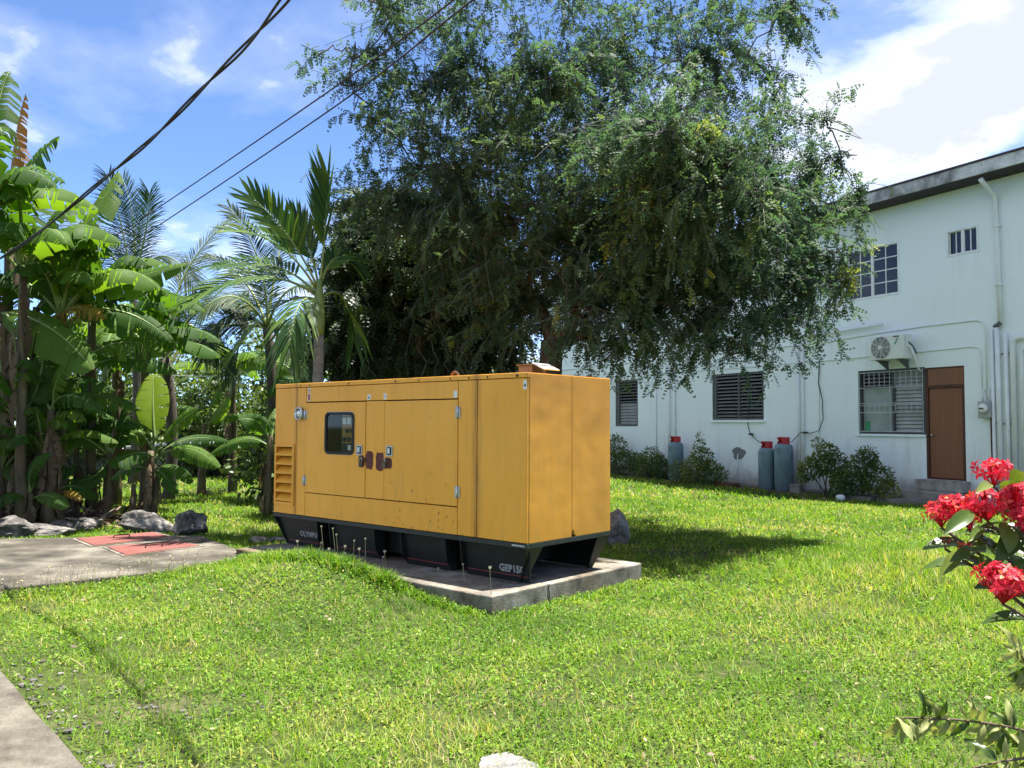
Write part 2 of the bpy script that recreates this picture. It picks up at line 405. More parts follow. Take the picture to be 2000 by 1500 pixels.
# ------------------------------------------------------------------ objects
def link(name, me, mat=None, parent=None, smooth=False):
    o = bpy.data.objects.new(name, me)
    COL.objects.link(o)
    if mat:
        me.materials.append(MATS[mat])
    if parent is not None:
        o.parent = parent
    if smooth and len(me.polygons):
        me.polygons.foreach_set('use_smooth', np.ones(len(me.polygons), bool))
    return o
def tag(o, label=None, cat=None, group=None, kind=None):
    if label: o['label'] = label
    if cat: o['category'] = cat
    if group: o['group'] = group
    if kind: o['kind'] = kind
    return o
def empty(name, loc, rz=0.0, label=None, cat=None, group=None):
    o = bpy.data.objects.new(name, None)
    COL.objects.link(o)
    o.location = loc
    o.rotation_euler = (0, 0, rz)
    o.empty_display_size = 0.2
    return tag(o, label, cat, group)
def quad_mesh(name, V, Q, tint=None, uv=None):
    """fast mesh of quads: V (n,3), Q (m,4)"""
    V = np.asarray(V, np.float32); Q = np.asarray(Q, np.int32)
    me = bpy.data.meshes.new(name)
    me.vertices.add(len(V)); me.vertices.foreach_set('co', V.ravel())
    me.loops.add(Q.size); me.loops.foreach_set('vertex_index', Q.ravel())
    me.polygons.add(len(Q))
    me.polygons.foreach_set('loop_start', np.arange(0, Q.size, 4, dtype=np.int32))
    me.polygons.foreach_set('loop_total', np.full(len(Q), 4, np.int32))
    me.update(calc_edges=True)
    if tint is not None:
        a = me.attributes.new('tint', 'FLOAT', 'FACE')
        a.data.foreach_set('value', np.asarray(tint, np.float32))
    if uv is not None:
        l = me.uv_layers.new(name='UVMap')
        l.data.foreach_set('uv', np.asarray(uv, np.float32)[Q.ravel()].ravel())
    return me

class MB:
    def __init__(s):
        s.v, s.f = [], []
    def add(s, vs, fs):
        k = len(s.v)
        s.v += [tuple(v) for v in vs]
        s.f += [tuple(i + k for i in f) for f in fs]
        return s
    def box(s, x0, x1, y0, y1, z0, z1):
        return s.add([(x0, y0, z0), (x1, y0, z0), (x1, y1, z0), (x0, y1, z0), (x0, y0, z1), (x1, y0, z1), (x1, y1, z1), (x0, y1, z1)],
                     [(0, 3, 2, 1), (4, 5, 6, 7), (0, 1, 5, 4), (1, 2, 6, 5), (2, 3, 7, 6), (3, 0, 4, 7)])
    def hexa(s, b, t):
        """bottom four + top four points"""
        return s.add(list(b) + list(t), [(0, 3, 2, 1), (4, 5, 6, 7), (0, 1, 5, 4), (1, 2, 6, 5), (2, 3, 7, 6), (3, 0, 4, 7)])
    def prism(s, poly, off):
        """polygon (3-d points) extruded by the vector off"""
        n = len(poly); off = Vector(off)
        a = [Vector(p) for p in poly]; b = [p + off for p in a]
        fs = [tuple(range(n))[::-1], tuple(range(n, 2 * n))] + [(i, (i + 1) % n, n + (i + 1) % n, n + i) for i in range(n)]
        return s.add(a + b, fs)
    def tube(s, pts, r, n=8, cap=True):
        pts = [Vector(p) for p in pts]
        rs = r if isinstance(r, (list, tuple)) else [r] * len(pts)
        k = len(s.v)
        T = (pts[1] - pts[0]).normalized()
        U = T.orthogonal().normalized()
        for i, p in enumerate(pts):
            a = pts[min(i + 1, len(pts) - 1)] - pts[max(i - 1, 0)]
            if a.length > 1e-9:
                T2 = a.normalized()
                U = T.rotation_difference(T2) @ U
                T = T2
            W = T.cross(U)
            for j in range(n):
                an = 2 * PI * j / n
                q = p + (U * math.cos(an) + W * math.sin(an)) * rs[i]
                s.v.append(tuple(q))
        for i in range(len(pts) - 1):
            for j in range(n):
                a = k + i * n + j; b = k + i * n + (j + 1) % n
                s.f.append((a, b, b + n, a + n))
        if cap:
            s.f.append(tuple(range(k, k + n))[::-1])
            e = k + (len(pts) - 1) * n
            s.f.append(tuple(range(e, e + n)))
        return s
    def lathe(s, prof, n=20, c=(0, 0, 0), axis='Z'):
        k = len(s.v)
        for r, h in prof:
            for j in range(n):
                a = 2 * PI * j / n
                x, y = r * math.cos(a), r * math.sin(a)
                p = (x, y, h) if axis == 'Z' else ((x, h, y) if axis == 'Y' else (h, x, y))
                s.v.append((p[0] + c[0], p[1] + c[1], p[2] + c[2]))
        for i in range(len(prof) - 1):
            for j in range(n):
                a = k + i * n + j; b = k + i * n + (j + 1) % n
                s.f.append((a, b, b + n, a + n))
        s.f.append(tuple(range(k, k + n))[::-1])
        e = k + (len(prof) - 1) * n
        s.f.append(tuple(range(e, e + n)))
        return s
    def holed(s, x0, x1, z0, z1, holes, y0, y1):
        """slab in the xz plane (front y0, back y1) with rectangular holes (hx0,hx1,hz0,hz1)"""
        xs = sorted({x0, x1} | {h[0] for h in holes} | {h[1] for h in holes})
        zs = sorted({z0, z1} | {h[2] for h in holes} | {h[3] for h in holes})
        solid = lambda i, j: 0 <= i < len(xs) - 1 and 0 <= j < len(zs) - 1 and not any(h[0] - 1e-6 <= xs[i] and xs[i + 1] <= h[1] + 1e-6 and h[2] - 1e-6 <= zs[j] and zs[j + 1] <= h[3] + 1e-6 for h in holes)
        for i in range(len(xs) - 1):
            for j in range(len(zs) - 1):
                if not solid(i, j): continue
                a, b, c, d = xs[i], xs[i + 1], zs[j], zs[j + 1]
                s.add([(a, y0, c), (b, y0, c), (b, y0, d), (a, y0, d)], [(0, 1, 2, 3)])
                s.add([(a, y1, c), (b, y1, c), (b, y1, d), (a, y1, d)], [(3, 2, 1, 0)])
                if not solid(i - 1, j): s.add([(a, y0, c), (a, y0, d), (a, y1, d), (a, y1, c)], [(0, 1, 2, 3)])
                if not solid(i + 1, j): s.add([(b, y0, c), (b, y1, c), (b, y1, d), (b, y0, d)], [(0, 1, 2, 3)])
                if not solid(i, j - 1): s.add([(a, y0, c), (a, y1, c), (b, y1, c), (b, y0, c)], [(0, 1, 2, 3)])
                if not solid(i, j + 1): s.add([(a, y0, d), (b, y0, d), (b, y1, d), (a, y1, d)], [(0, 1, 2, 3)])
        return s
    def mesh(s, name):
        me = bpy.data.meshes.new(name)
        me.from_pydata(s.v, [], s.f)
        me.update()
        return me
    def build(s, name, mat, parent=None, smooth=False, bevel=0.0, seg=2):
        o = link(name, s.mesh(name), mat, parent, smooth)
        if bevel:
            m = o.modifiers.new('bevel', 'BEVEL')
            m.width = bevel; m.segments = seg; m.limit_method = 'ANGLE'
        return o
def bez(a, b, c, t):
    return a * ((1 - t) ** 2) + b * (2 * t * (1 - t)) + c * (t * t)
def through(a, m, c):
    """control point of the quadratic curve that passes through m at its middle"""
    return m * 2 - (a + c) * 0.5
def text_mesh(name, body, size, mat, parent, M4, bold=0.0):
    cu = bpy.data.curves.new(name, 'FONT')
    cu.body = body; cu.size = size; cu.extrude = 0.0012; cu.offset = bold; cu.resolution_u = 2
    tmp = bpy.data.objects.new(name + '_curve', cu)
    me = bpy.data.meshes.new_from_object(tmp)
    bpy.data.objects.remove(tmp)
    bpy.data.curves.remove(cu)
    me.name = name
    me.materials.clear()
    o = link(name, me, mat, parent)
    o.matrix_local = M4
    return o

# ------------------------------------------------------------------ ground
GEN_O = Vector((0.1314, 7.14, 0.17))            # right front bottom corner of the enclosure on its plinth
GEN_A = math.radians(-41.2)
GX = Vector((math.cos(GEN_A), math.sin(GEN_A), 0)); GY = Vector((-math.sin(GEN_A), math.cos(GEN_A), 0))
BLD_O = Vector((9.275, 17.9, 0.0)); BLD_A = math.radians(-62.09)
BX = Vector((math.cos(BLD_A), math.sin(BLD_A), 0)); BY = Vector((-math.sin(BLD_A), math.cos(BLD_A), 0))
def sstep(t):
    t = np.clip(t, 0, 1)
    return t * t * (3 - 2 * t)
def ground_z(x, y):
    x = np.asarray(x, float); y = np.asarray(y, float)
    z = -0.13 * sstep((y - 12.5) / 7) * sstep((x - 1.5) / 3)
    lx = (x - GEN_O.x) * GX.x + (y - GEN_O.y) * GX.y
    ly = (x - GEN_O.x) * GY.x + (y - GEN_O.y) * GY.y
    z = z + 0.225 * np.exp(-((lx + 2.05) / 1.25) ** 2) * np.exp(-((ly + 0.6) / 1.0) ** 2) * sstep((-.34 - ly) / .22)
    z = z + 0.13 * np.exp(-((x - 4.3) / 1.5) ** 2 - ((y - 8.2) / 1.6) ** 2)
    near = sstep((40 - np.hypot(x, y)) / 15)
    z = z + near * (0.014 * np.sin(1.7 * x + 0.6) * np.sin(1.3 * y + 1.1) + 0.008 * np.sin(4.1 * x + y) * np.sin(3.7 * y - 0.8 * x))
    return z
def gz(x, y):
    return float(ground_z(x, y))
def axis(lo, hi, a, b, step):
    mid = np.arange(a, b + step / 2, step)
    k = np.geomspace(step * 2, hi - b, 22)
    k2 = np.geomspace(step * 2, a - lo, 22)
    return np.concatenate([(a - k2)[::-1], mid, b + k])
gxs = axis(-420, 420, -9, 13, 0.2); gys = axis(-300, 700, 1, 30, 0.2)
XX, YY = np.meshgrid(gxs, gys)
ZZ = ground_z(XX, YY)
nx, ny = len(gxs), len(gys)
V = np.stack([XX.ravel(), YY.ravel(), ZZ.ravel()], 1)
ii, jj = np.meshgrid(np.arange(nx - 1), np.arange(ny - 1))
a0 = (jj * nx + ii).ravel()
ground = link('ground', quad_mesh('ground', V, np.stack([a0, a0 + 1, a0 + nx + 1, a0 + nx], 1)), 'soil', None, True)
tag(ground, kind='structure')

# concrete path at the lower left
pa, pb = G(0, 1322), G(150, 1500)
dv = (pb - pa).normalized()
edge = [pa - dv * 4.0, pa - dv * 2.0, pa - dv * 0.8, pa, pa.lerp(pb, 0.22) + Vector((0.006, 0, 0)), pa.lerp(pb, 0.55) + Vector((-0.008, 0, 0)), pa.lerp(pb, 0.8) + Vector((0.005, 0, 0)), pb, pb + dv * 1.2, pb + dv * 4.5]
left = Vector((dv.y, -dv.x, 0))
if left.x > 0: left = -left
poly = [Vector((p.x, p.y, -0.12)) for p in edge] + [Vector((p.x, p.y, -0.12)) + left * 1.5 for p in edge[::-1]]
PATH_POLY = [(p.x, p.y) for p in poly]
path = MB().prism(poly, (0, 0, 0.165)).build('path', 'path_concrete', None, False, 0.012)
tag(path, kind='structure')

# plinth under the generator
pl = empty('concrete_plinth', GEN_O + Vector((0, 0, -0.17)), GEN_A, 'low stained concrete plinth under the yellow generator', 'plinth')
PL = (-3.72, 0.06, -0.51, 1.72)
def slab_mesh(x0, x1, y0, y1, z0, z1, nx, ny, jag, seed):
    """block with slightly worn edges"""
    r = random.Random(seed)
    mb = MB()
    top = []
    pts = []
    for i in range(nx): pts.append((x0 + (x1 - x0) * i / nx, y0))
    for i in range(ny): pts.append((x1, y0 + (y1 - y0) * i / ny))
    for i in range(nx): pts.append((x1 - (x1 - x0) * i / nx, y1))
    for i in range(ny): pts.append((x0, y1 - (y1 - y0) * i / ny))
    poly = [Vector((p[0] + r.uniform(-jag, jag), p[1] + r.uniform(-jag, jag), z0)) for p in pts]
    return mb.prism(poly, (0, 0, z1 - z0))
slab_mesh(-3.72, 0.06, -0.51, 0.22, -0.1, 0.170, 34, 8, 0.006, 3).build('block', 'concrete_pad', pl, False, 0.014, 3)
slab_mesh(-3.725, 0.052, 0.226, 1.72, -0.1, 0.166, 30, 14, 0.006, 4).build('block', 'concrete_pad', pl, False, 0.014, 3)
# crack down the right-hand end of the plinth
ck = MB()
cp = [(0.0585, 0.222 + dx, z) for dx, z in ((0.012, 0.165), (0.0, 0.12), (0.018, 0.08), (0.006, 0.03), (0.014, -0.03))]
ck.tube(cp, 0.0035, 5)
ck.build('crack', 'gap_dark', pl)

# cover slab with two red hatches
SZ = 0.085
sc_ = [G(515, 1093, SZ), G(395, 1046, SZ), G(0, 1052, SZ) + Vector((-2.2, -0.3, 0)), G(0, 1150, SZ) + Vector((-1.7, -1.5, 0))]
def jagline(a, b, n, j, seed):
    r = random.Random(seed)
    return [a.lerp(b, i / n) + Vector((r.uniform(-j, j), r.uniform(-j, j), 0)) for i in range(n)]
sp_ = []
for i in range(4):
    sp_ += jagline(sc_[i], sc_[(i + 1) % 4], 16, 0.022, 20 + i)
SLAB_POLY = [(p.x, p.y) for p in sc_]
so = MB().prism([Vector((p.x, p.y, -0.1)) for p in sp_], (0, 0, SZ + 0.1)).build('cover_slab', 'concrete_slab', None, False, 0.012)
tag(so, 'weathered concrete cover slab with two red hatches set into it', 'slab')
def hatch(cs, hs, label):
    pts = [G(x, y, SZ) for x, y in cs]
    c = sum(pts, Vector()) / 4
    o = empty('hatch_cover', Vector((c.x, c.y, SZ)), 0, label, 'hatch', 'red hatch covers on the slab')
    MB().prism([Vector((p.x - c.x, p.y - c.y, 0.002)) for p in pts], (0, 0, 0.014)).build('cover_plate', 'red_hatch', o, False, 0.004)
    rim = [(p - c) * 1.10 for p in pts]
    MB().prism([Vector((p.x, p.y, 0.001)) for p in rim], (0, 0, 0.006)).build('rim', 'concrete_pad', o)
    h0, h1 = G(*hs[0], SZ) - c, G(*hs[1], SZ) - c
    h0.z = h1.z = 0.012
    u = Vector((0, 0, 0.028))
    MB().tube([h0, h0 + u, h0.lerp(h1, .12) + u * 1.3, h0.lerp(h1, .88) + u * 1.3, h1 + u, h1], 0.008, 6).build('handle', 'rust', o, True)
hatch([(149, 1053), (299, 1041), (334, 1050), (183, 1067)], [(222, 1053), (253, 1051)], 'red hatch cover farther back, nearest the rocks')
hatch([(209, 1070), (340, 1058), (390, 1067), (246, 1086)], [(284, 1073), (317, 1070)], 'red hatch cover nearest the slab corner and the lawn')

# pale stone showing through the lawn in the foreground
def rock_mesh(name, r, flat, seed, sub=4, rough=0.55):
    import bmesh
    bm = bmesh.new()
    bmesh.ops.create_icosphere(bm, subdivisions=sub, radius=1.0)
    rr = random.Random(seed)
    planes = [(Vector((rr.gauss(0, 1), rr.gauss(0, 1), rr.gauss(0, .8))).normalized(), rr.uniform(0.5, 0.88)) for _ in range(8)]
    ph = [rr.uniform(0, 6) for _ in range(6)]
    for v in bm.verts:
        p = v.co.copy()
        for n, d in planes:
            k = p.dot(n) - d
            if k > 0: p -= n * k * 0.97
        q = 1 + rough * (.30 * nz.fractal(p * 1.6 + Vector((seed, 0, 0)), 1.0, 2.0, 3) + .16 * nz.fractal(p * 5 + Vector((0, seed, 0)), .8, 2.1, 4))
        p *= q
        v.co = Vector((p.x * r[0], p.y * r[1], p.z * r[2] * flat))
    me = bpy.data.meshes.new(name)
    bm.to_mesh(me); bm.free()
    return me
def rock(px, py, r, label, mat='rock', seed=1, sink=0.25, rz=0.0, group=None, name='rock', sub=4):
    p = G(px, py, 0)
    p.z = gz(p.x, p.y)
    o = link(name, rock_mesh(name, r, 1.0, seed, sub), mat, None, False)
    o.location = p + Vector((0, 0, r[2] * (1 - 2 * sink)))
    o.rotation_euler = (0, 0, rz)
    tag(o, label, 'rock', group)
    return o
rock(992, 1502, (0.19, 0.17, 0.022), 'white stone flush with the grass at the bottom edge of the lawn', 'limestone', 5, 0.36)
GR = 'rocks beside the cover slab'
rock(168, 1036, (0.30, 0.20, 0.13), 'low grey rock beside the hatch slab, under the young banana plants', 'rock', 11, .25, .3, GR)
rock(282, 1040, (0.50, 0.28, 0.19), 'largest grey boulder behind the slab at the foot of the banana clump', 'rock', 12, .25, -.1, GR)
rock(372, 1046, (0.30, 0.24, 0.21), 'pointed grey rock at the back corner of the cover slab', 'rock', 13, .22, .8, GR)
rock(85, 1046, (0.42, 0.25, 0.12), 'flat grey rock in the banana leaf litter behind the slab', 'rock', 14, .25, .2, GR)
rock(30, 1050, (0.4, 0.3, 0.2), 'grey rock at the left edge below the dead banana leaves', 'rock', 15, .3, 1.2, GR)
rock(118, 1042, (0.2, 0.16, 0.12), 'small grey rock wedged between flat rock and low rock', 'rock', 16, .25, 1.2, GR)
rock(1196, 1062, (0.20, 0.22, 0.30), 'pale jagged rock behind the right end of the generator', 'limestone', 21, .2, .5)
rock(540, 1060, (0.26, 0.15, 0.05), 'flat pale stone in the grass at the left end of the generator', 'rock', 22, .2, .3)
rock(505, 1062, (0.14, 0.1, 0.05), 'small pale stone in the grass between slab and generator', 'rock', 23, .2, .3)
rock(1975, 1082, (0.55, 0.32, 0.05), 'flat pale stone in the lawn behind the red flowers', 'limestone', 24, .15, .1)

# ------------------------------------------------------------------ generator
gen = empty('generator', GEN_O, GEN_A, 'large yellow diesel generator enclosure on a black skid', 'generator')
YP = 'yellow_paint'
Zb, Zt, Zr = 0.353, 1.811, 1.766         # sheet bottom, roof, underside of top rail
g = 0.004
TH = 0.03
def panel(name, x0, x1, z0, z1, y0=0.0, holes=None, mat=YP):
    mb = MB()
    if holes: mb.holed(x0 + g, x1 - g, z0 + g, z1 - g, holes, y0, y0 + TH)
    else: mb.box(x0 + g, x1 - g, y0, y0 + TH, z0 + g, z1 - g)
    return mb.build(name, mat, gen, False, 0.0025 if not holes else 0)
LV = (-3.762, -3.410, 0.470, 1.122)
panel('corner_panel', -3.79, -3.370, Zb, Zr, 0, [LV])
panel('side_post', -3.370, -3.192, Zb, Zr)
panel('header_panel', -3.192, -0.830, 1.599, Zr)
WN = (-2.815, -2.350, 1.060, 1.470)
door1 = panel('door', -3.192, -2.155, 0.611, 1.595, -0.004, [WN]); door1['label'] = 'left door with a control window'
panel('door_pillar', -2.155, -1.863, 0.611, 1.599)
door2 = panel('door', -1.863, -0.830, 0.611, 1.595, -0.004); door2['label'] = 'right door, rust spotted'
panel('sill_panel', -3.192, -0.830, Zb, 0.609)
panel('side_post', -0.830, -0.588, Zb, Zr)
panel('side_panel', -0.588, 0.0, Zb, Zr)
MB().box(-3.79, 0.003, -0.005, 0.03, Zr + .002, Zt).build('top_rail', YP, gen, False, 0.004)
# right end, two sheets
def endpanel(y0, y1, x0, x1, notch=False):
    mb = MB()
    if notch:      # corner rusted through at the bottom
        pts = [(y0, Zb + .05), (y0 + .012, Zb + .062), (y0 + .03, Zb + .05), (y0 + .036, Zb + .02), (y0 + .055, Zb + .012), (y0 + .06, Zb), (y1, Zb), (y1, Zt - .003), (y0, Zt - .003)]
    else:
        pts = [(y0, Zb), (y1, Zb), (y1, Zt - .003), (y0, Zt - .003)]
    mb.prism([(x0, p[0], p[1]) for p in pts], (x1 - x0, 0, 0))
    return mb.build('end_panel', YP, gen, False, 0.003)
endpanel(0.032, 0.628, -TH, 0.0)
endpanel(0.634, 1.238, -TH, 0.0, True)
endpanel(0.032, 1.238, -3.79, -3.76)
MB().box(-3.756, -TH - .004, 1.208, 1.238, Zb, Zt - .003).build('back_panel', YP, gen)
MB().hexa([(-3.785, .032, Zt - .012), (-.004, .032, Zt - .012), (-.004, 1.232, Zt - .012), (-3.785, 1.232, Zt - .012)],
          [(-3.785, .032, Zt + .002), (-.004, .032, Zt + .002), (-.004, 1.232, Zt + .002), (-3.785, 1.232, Zt + .002)]).build('roof', YP, gen)
# dark inner walls behind the joints, leaving the control cabinet open
MB().holed(-3.75, -0.035, Zb + .01, Zt - .02, [(-3.0, -2.2, 0.9, 1.58), LV], 0.034, 0.05).build('inner_frame', 'gap_dark', gen)
MB().box(-3.05, -2.17, 0.38, 0.4, 0.7, 1.62).build('cabinet_back', 'gap_dark', gen)
MB().box(-3.76, -3.40, 0.12, 0.14, 0.46, 1.14).build('duct', 'gap_dark', gen)
MB().box(-0.05, -0.036, 0.05, 1.19, Zb + .01, Zt - .02).build('inner_frame', 'gap_dark', gen)
# louvre
lv = MB().holed(LV[0] - .012, LV[1] + .018, LV[2] - .02, LV[3] + .012, [(LV[0] + .016, LV[1] - .02, LV[2] + .014, LV[3] - .02)], -0.012, -0.001).build('louvre', YP, gen, False, 0.003)
lx0, lx1 = LV[0] + .010, LV[1] - .010
for k in range(6):
    z0 = LV[2] + 0.02 + k * 0.1015
    MB().prism([(lx0, 0.075, z0 + 0.085), (lx0, 0.068, z0 + 0.092), (lx0, -0.016, z0 + 0.018), (lx0, -0.016, z0 + 0.004), (lx0, -0.010, z0 + 0.004)], (lx1 - lx0, 0, 0)).build('slat', YP, lv)
# control window
def rrect(x0, x1, z0, z1, r, y, n=5):
    pts = []
    for cx, cz, a0 in ((x1 - r, z1 - r, 0), (x0 + r, z1 - r, 90), (x0 + r, z0 + r, 180), (x1 - r, z0 + r, 270)):
        for i in range(n + 1):
            a = math.radians(a0 + 90 * i / n)
            pts.append(Vector((cx + r * math.cos(a), y, cz + r * math.sin(a))))
    return pts
def ring(o_, i_, d):
    n = len(o_); off = Vector((0, d, 0)); mb = MB()
    vs = o_ + i_ + [p + off for p in o_] + [p + off for p in i_]
    fs = []
    for k in range(n):
        l = (k + 1) % n
        fs += [(k, l, n + l, n + k), (2 * n + l, 2 * n + k, 3 * n + k, 3 * n + l), (l, k, 2 * n + k, 2 * n + l), (n + k, n + l, 3 * n + l, 3 * n + k)]
    return mb.add(vs, fs)
wf = ring(rrect(-2.832, -2.335, 1.042, 1.487, .06, -0.016), rrect(-2.806, -2.361, 1.068, 1.461, .045, -0.016), 0.026).build('window', 'rubber', door1, True)
MB().add(rrect(-2.808, -2.359, 1.066, 1.463, .045, -0.004), [tuple(range(24))]).build('pane', 'clear_glass', wf)
ring(rrect(-2.836, -2.331, 1.038, 1.491, .064, -0.0075), rrect(-2.828, -2.339, 1.046, 1.483, .058, -0.0075), 0.003).build('trim', 'zinc', wf)
cp_ = MB().box(-2.66, -2.25, 0.08, 0.12, 0.95, 1.56).build('control_panel', 'gauge_dark', gen)
MB().box(-2.64, -2.40, 0.072, 0.079, 1.16, 1.46).build('instrument_board', 'panel_board', cp_)
for k in range(3):
    MB().box(-2.625 + k * .078, -2.563 + k * .078, 0.063, 0.071, 1.36, 1.43).build('meter', 'gauge_face', cp_, False, .003)
    MB().lathe([(.026, .0), (.026, .012), (.018, .016)], 16, (-2.595 + k * .078, 0.055, 1.20), 'Y').build('gauge', 'gauge_dark', cp_)
for k in range(2):
    MB().lathe([(.022, .0), (.022, .012), (.012, .018)], 14, (-2.545 + k * .08, 0.055, 1.29), 'Y').build('switch', 'gauge_dark', cp_)
MB().box(-2.395, -2.345, 0.064, 0.079, 1.34, 1.43).build('stop_button', 'orange_red', cp_)
MB().box(-2.54, -2.49, 0.072, 0.079, 1.085, 1.14).build('notice', 'decal_white', cp_)
# latches, primer patches and padlocks
def latch(x, door):
    l = ring(rrect(x - .048, x + .048, 1.045, 1.148, .008, -0.014, 2), rrect(x - .036, x + .036, 1.058, 1.135, .005, -0.014, 2), 0.012).build('latch', 'zinc', door)
    MB().box(x - .037, x + .037, -0.0065, -0.0045, 1.057, 1.136).build('recess', 'decal_black', l)
    MB().box(x - .030, x + .006, -0.013, -0.007, 1.07, 1.125).build('paddle', 'chrome', l, False, .003)
latch(-2.246, door1); latch(-1.774, door2)
def blob(x0, x1, z0, z1, y, seed, mat, name, par, d=0.0012):
    r = random.Random(seed); pts = []
    for i in range(22):
        a = 2 * PI * i / 22
        sx = math.copysign(abs(math.cos(a)) ** 0.45, math.cos(a)); sz = math.copysign(abs(math.sin(a)) ** 0.45, math.sin(a))
        k = 1 + r.uniform(-.10, .06)
        pts.append(((x0 + x1) / 2 + sx * (x1 - x0) / 2 * k, y, (z0 + z1) / 2 + sz * (z1 - z0) / 2 * k))
    return MB().prism(pts, (0, d, 0)).build(name, mat, par)
blob(-2.150, -2.030, .905, 1.09, -0.0014, 1, 'primer', 'primer_patch', gen)
blob(-2.262, -2.160, .925, 1.04, -0.0055, 2, 'primer', 'primer_patch', door1)
blob(-1.990, -1.868, .895, 1.085, -0.0014, 3, 'primer', 'primer_patch', gen)
blob(-1.855, -1.735, .925, 1.03, -0.0055, 4, 'primer', 'primer_patch', door2)
for x, d in ((-2.205, door1), (-1.840, door2)):
    hs = MB().box(x - .05, x + .06, -0.012, -0.006, 0.985, 1.015).build('hasp', 'rust', d)
    MB().tube([(x - .015, -.02, .975), (x - .015, -.02, 1.005), (x - .008, -.02, 1.018), (x + .008, -.02, 1.018), (x + .015, -.02, 1.005), (x + .015, -.02, .975)], .0045, 6).build('shackle', 'chrome', hs, True)
    MB().box(x - .026, x + .026, -.032, -.012, .925, .978).build('padlock', 'brown_steel', hs, False, .006)
def hinge(x, z, door):
    h = MB().box(x - .030, x - .007, -.014, -.0045, z - .05, z + .05).box(x + .007, x + .030, -.010, -.0005, z - .05, z + .05).build('hinge', 'zinc', door, False, .003)
    MB().tube([(x, -.013, z - .055), (x, -.013, z + .055)], .0075, 8).build('pin', 'chrome', h, True)
hinge(-3.196, 1.462, door1); hinge(-3.196, .742, door1); hinge(-.826, 1.475, door2); hinge(-.826, .746, door2)
# work lamp
lp = ring(rrect(-3.352, -3.228, 1.405, 1.545, .045, -.045), rrect(-3.336, -3.244, 1.421, 1.529, .036, -.045), .044).build('work_lamp', 'chrome', gen, True)
MB().lathe([(.043, -.004), (.043, -.030), (.022, -.044), (.004, -.048)], 18, (-3.29, 0, 1.475), 'Y').build('lens', 'lamp_lens', lp, True)
# decals
def decal(x0, x1, z0, z1, mat='decal_white', y=-.0012):
    return MB().box(x0, x1, y, y + .001, z0, z1).build('decal', mat, gen)
decal(-3.165, -3.115, 1.612, 1.70); decal(-3.160, -3.118, 1.715, 1.755); decal(-2.135, -2.085, 1.61, 1.665)
decal(-1.880, -1.835, 1.61, 1.668); decal(-.890, -.845, 1.61, 1.672); decal(-.046, -.006, 1.665, 1.742)
for x, z in ((-3.139, 1.735), (-2.11, 1.637), (-.026, 1.705)):
    MB().prism([(x - .015, -.0018, z - .014), (x + .015, -.0018, z - .014), (x, -.0018, z + .014)], (0, .0005, 0)).build('warning_triangle', 'decal_black', gen)
decal(-3.158, -3.122, 1.62, 1.69, 'decal_red', -.0016)
FLAT = Matrix(((1, 0, 0, 0), (0, 0, -1, 0), (0, 1, 0, 0), (0, 0, 0, 1)))
text_mesh('decal_letter', 'V', .035, 'decal_black', gen, Matrix.Translation((-1.868, -.0016, 1.625)) @ FLAT)
# rivets and bolt holes of the top rail
for x in (-3.30, -3.13, -2.44, -1.70, -1.36, -.93, -.69, -.46):
    MB().lathe([(.009, -.0055), (.009, -.009), (.004, -.0105)], 8, (x, 0, 1.785), 'Y').build('rivet', 'rust', gen)
MB().lathe([(.016, -.0055), (.012, -.012)], 10, (-.11, 0, 1.787), 'Y').build('rivet', 'rust', gen)
# exhaust cowl and lifting ring on the roof
ex = MB().box(-.36, -.20, .30, .50, Zt + .002, Zt + .085).build('exhaust_cowl', 'brown_steel', gen, False, .004)
MB().hexa([(-.38, .29, Zt + .087), (-.13, .29, Zt + .087), (-.13, .52, Zt + .087), (-.38, .52, Zt + .087)], [(-.38, .29, Zt + .099), (-.19, .29, Zt + .099), (-.19, .52, Zt + .099), (-.38, .52, Zt + .099)]).build('lid', 'brown_steel', ex)
MB().add([(-.19, .29, Zt + .10), (-.06, .29, Zt + .04), (-.06, .52, Zt + .04), (-.19, .52, Zt + .10), (-.19, .29, Zt + .108), (-.055, .29, Zt + .048), (-.055, .52, Zt + .048), (-.19, .52, Zt + .108)], [(0, 3, 2, 1), (4, 5, 6, 7), (0, 1, 5, 4), (1, 2, 6, 5), (2, 3, 7, 6), (3, 0, 4, 7)]).build('rain_flap', 'zinc', ex)
MB().tube([(-1.50 + .06 * math.cos(a), .62, Zt + .02 + .07 * math.sin(a)) for a in [PI * i / 10 for i in range(11)]], .014, 7).build('lifting_ring', 'rust', gen, True)
# skid: channel rail on top, plates that lean inwards below
rl = 0.309
MB().box(-3.79, 0.0, -.002, .05, rl, Zb - .002).box(-3.79, 0.0, 1.19, 1.24, rl, Zb - .002).box(-.05, 0.0015, .05, 1.19, rl, Zb - .002).box(-3.79, -3.74, .05, 1.19, rl, Zb - .002).build('skid_rail', 'skid_rail', gen, False, .003)
IN = .145
def sideplate(x0, x1, y0=0.012, y1=IN, z0=0.002, z1=rl - .001, t=.012, name='skid_plate', xb0=None, xb1=None):
    xb0 = x0 if xb0 is None else xb0; xb1 = x1 if xb1 is None else xb1
    return MB().hexa([(xb0, y1, z0), (xb1, y1, z0), (xb1, y1 + t, z0), (xb0, y1 + t, z0)], [(x0, y0, z1), (x1, y0, z1), (x1, y0 + t, z1), (x0, y0 + t, z1)]).build(name, 'skid_black', gen)
segs = [(-3.785, -2.98), (-2.76, -2.02), (-1.62, -1.00), (-.80, -.005)]
for k, (a, b) in enumerate(segs):
    sideplate(a, b, .05, .10, xb0=(a + IN if k == 0 else None), xb1=(b - IN * .3 if k == 3 else None))
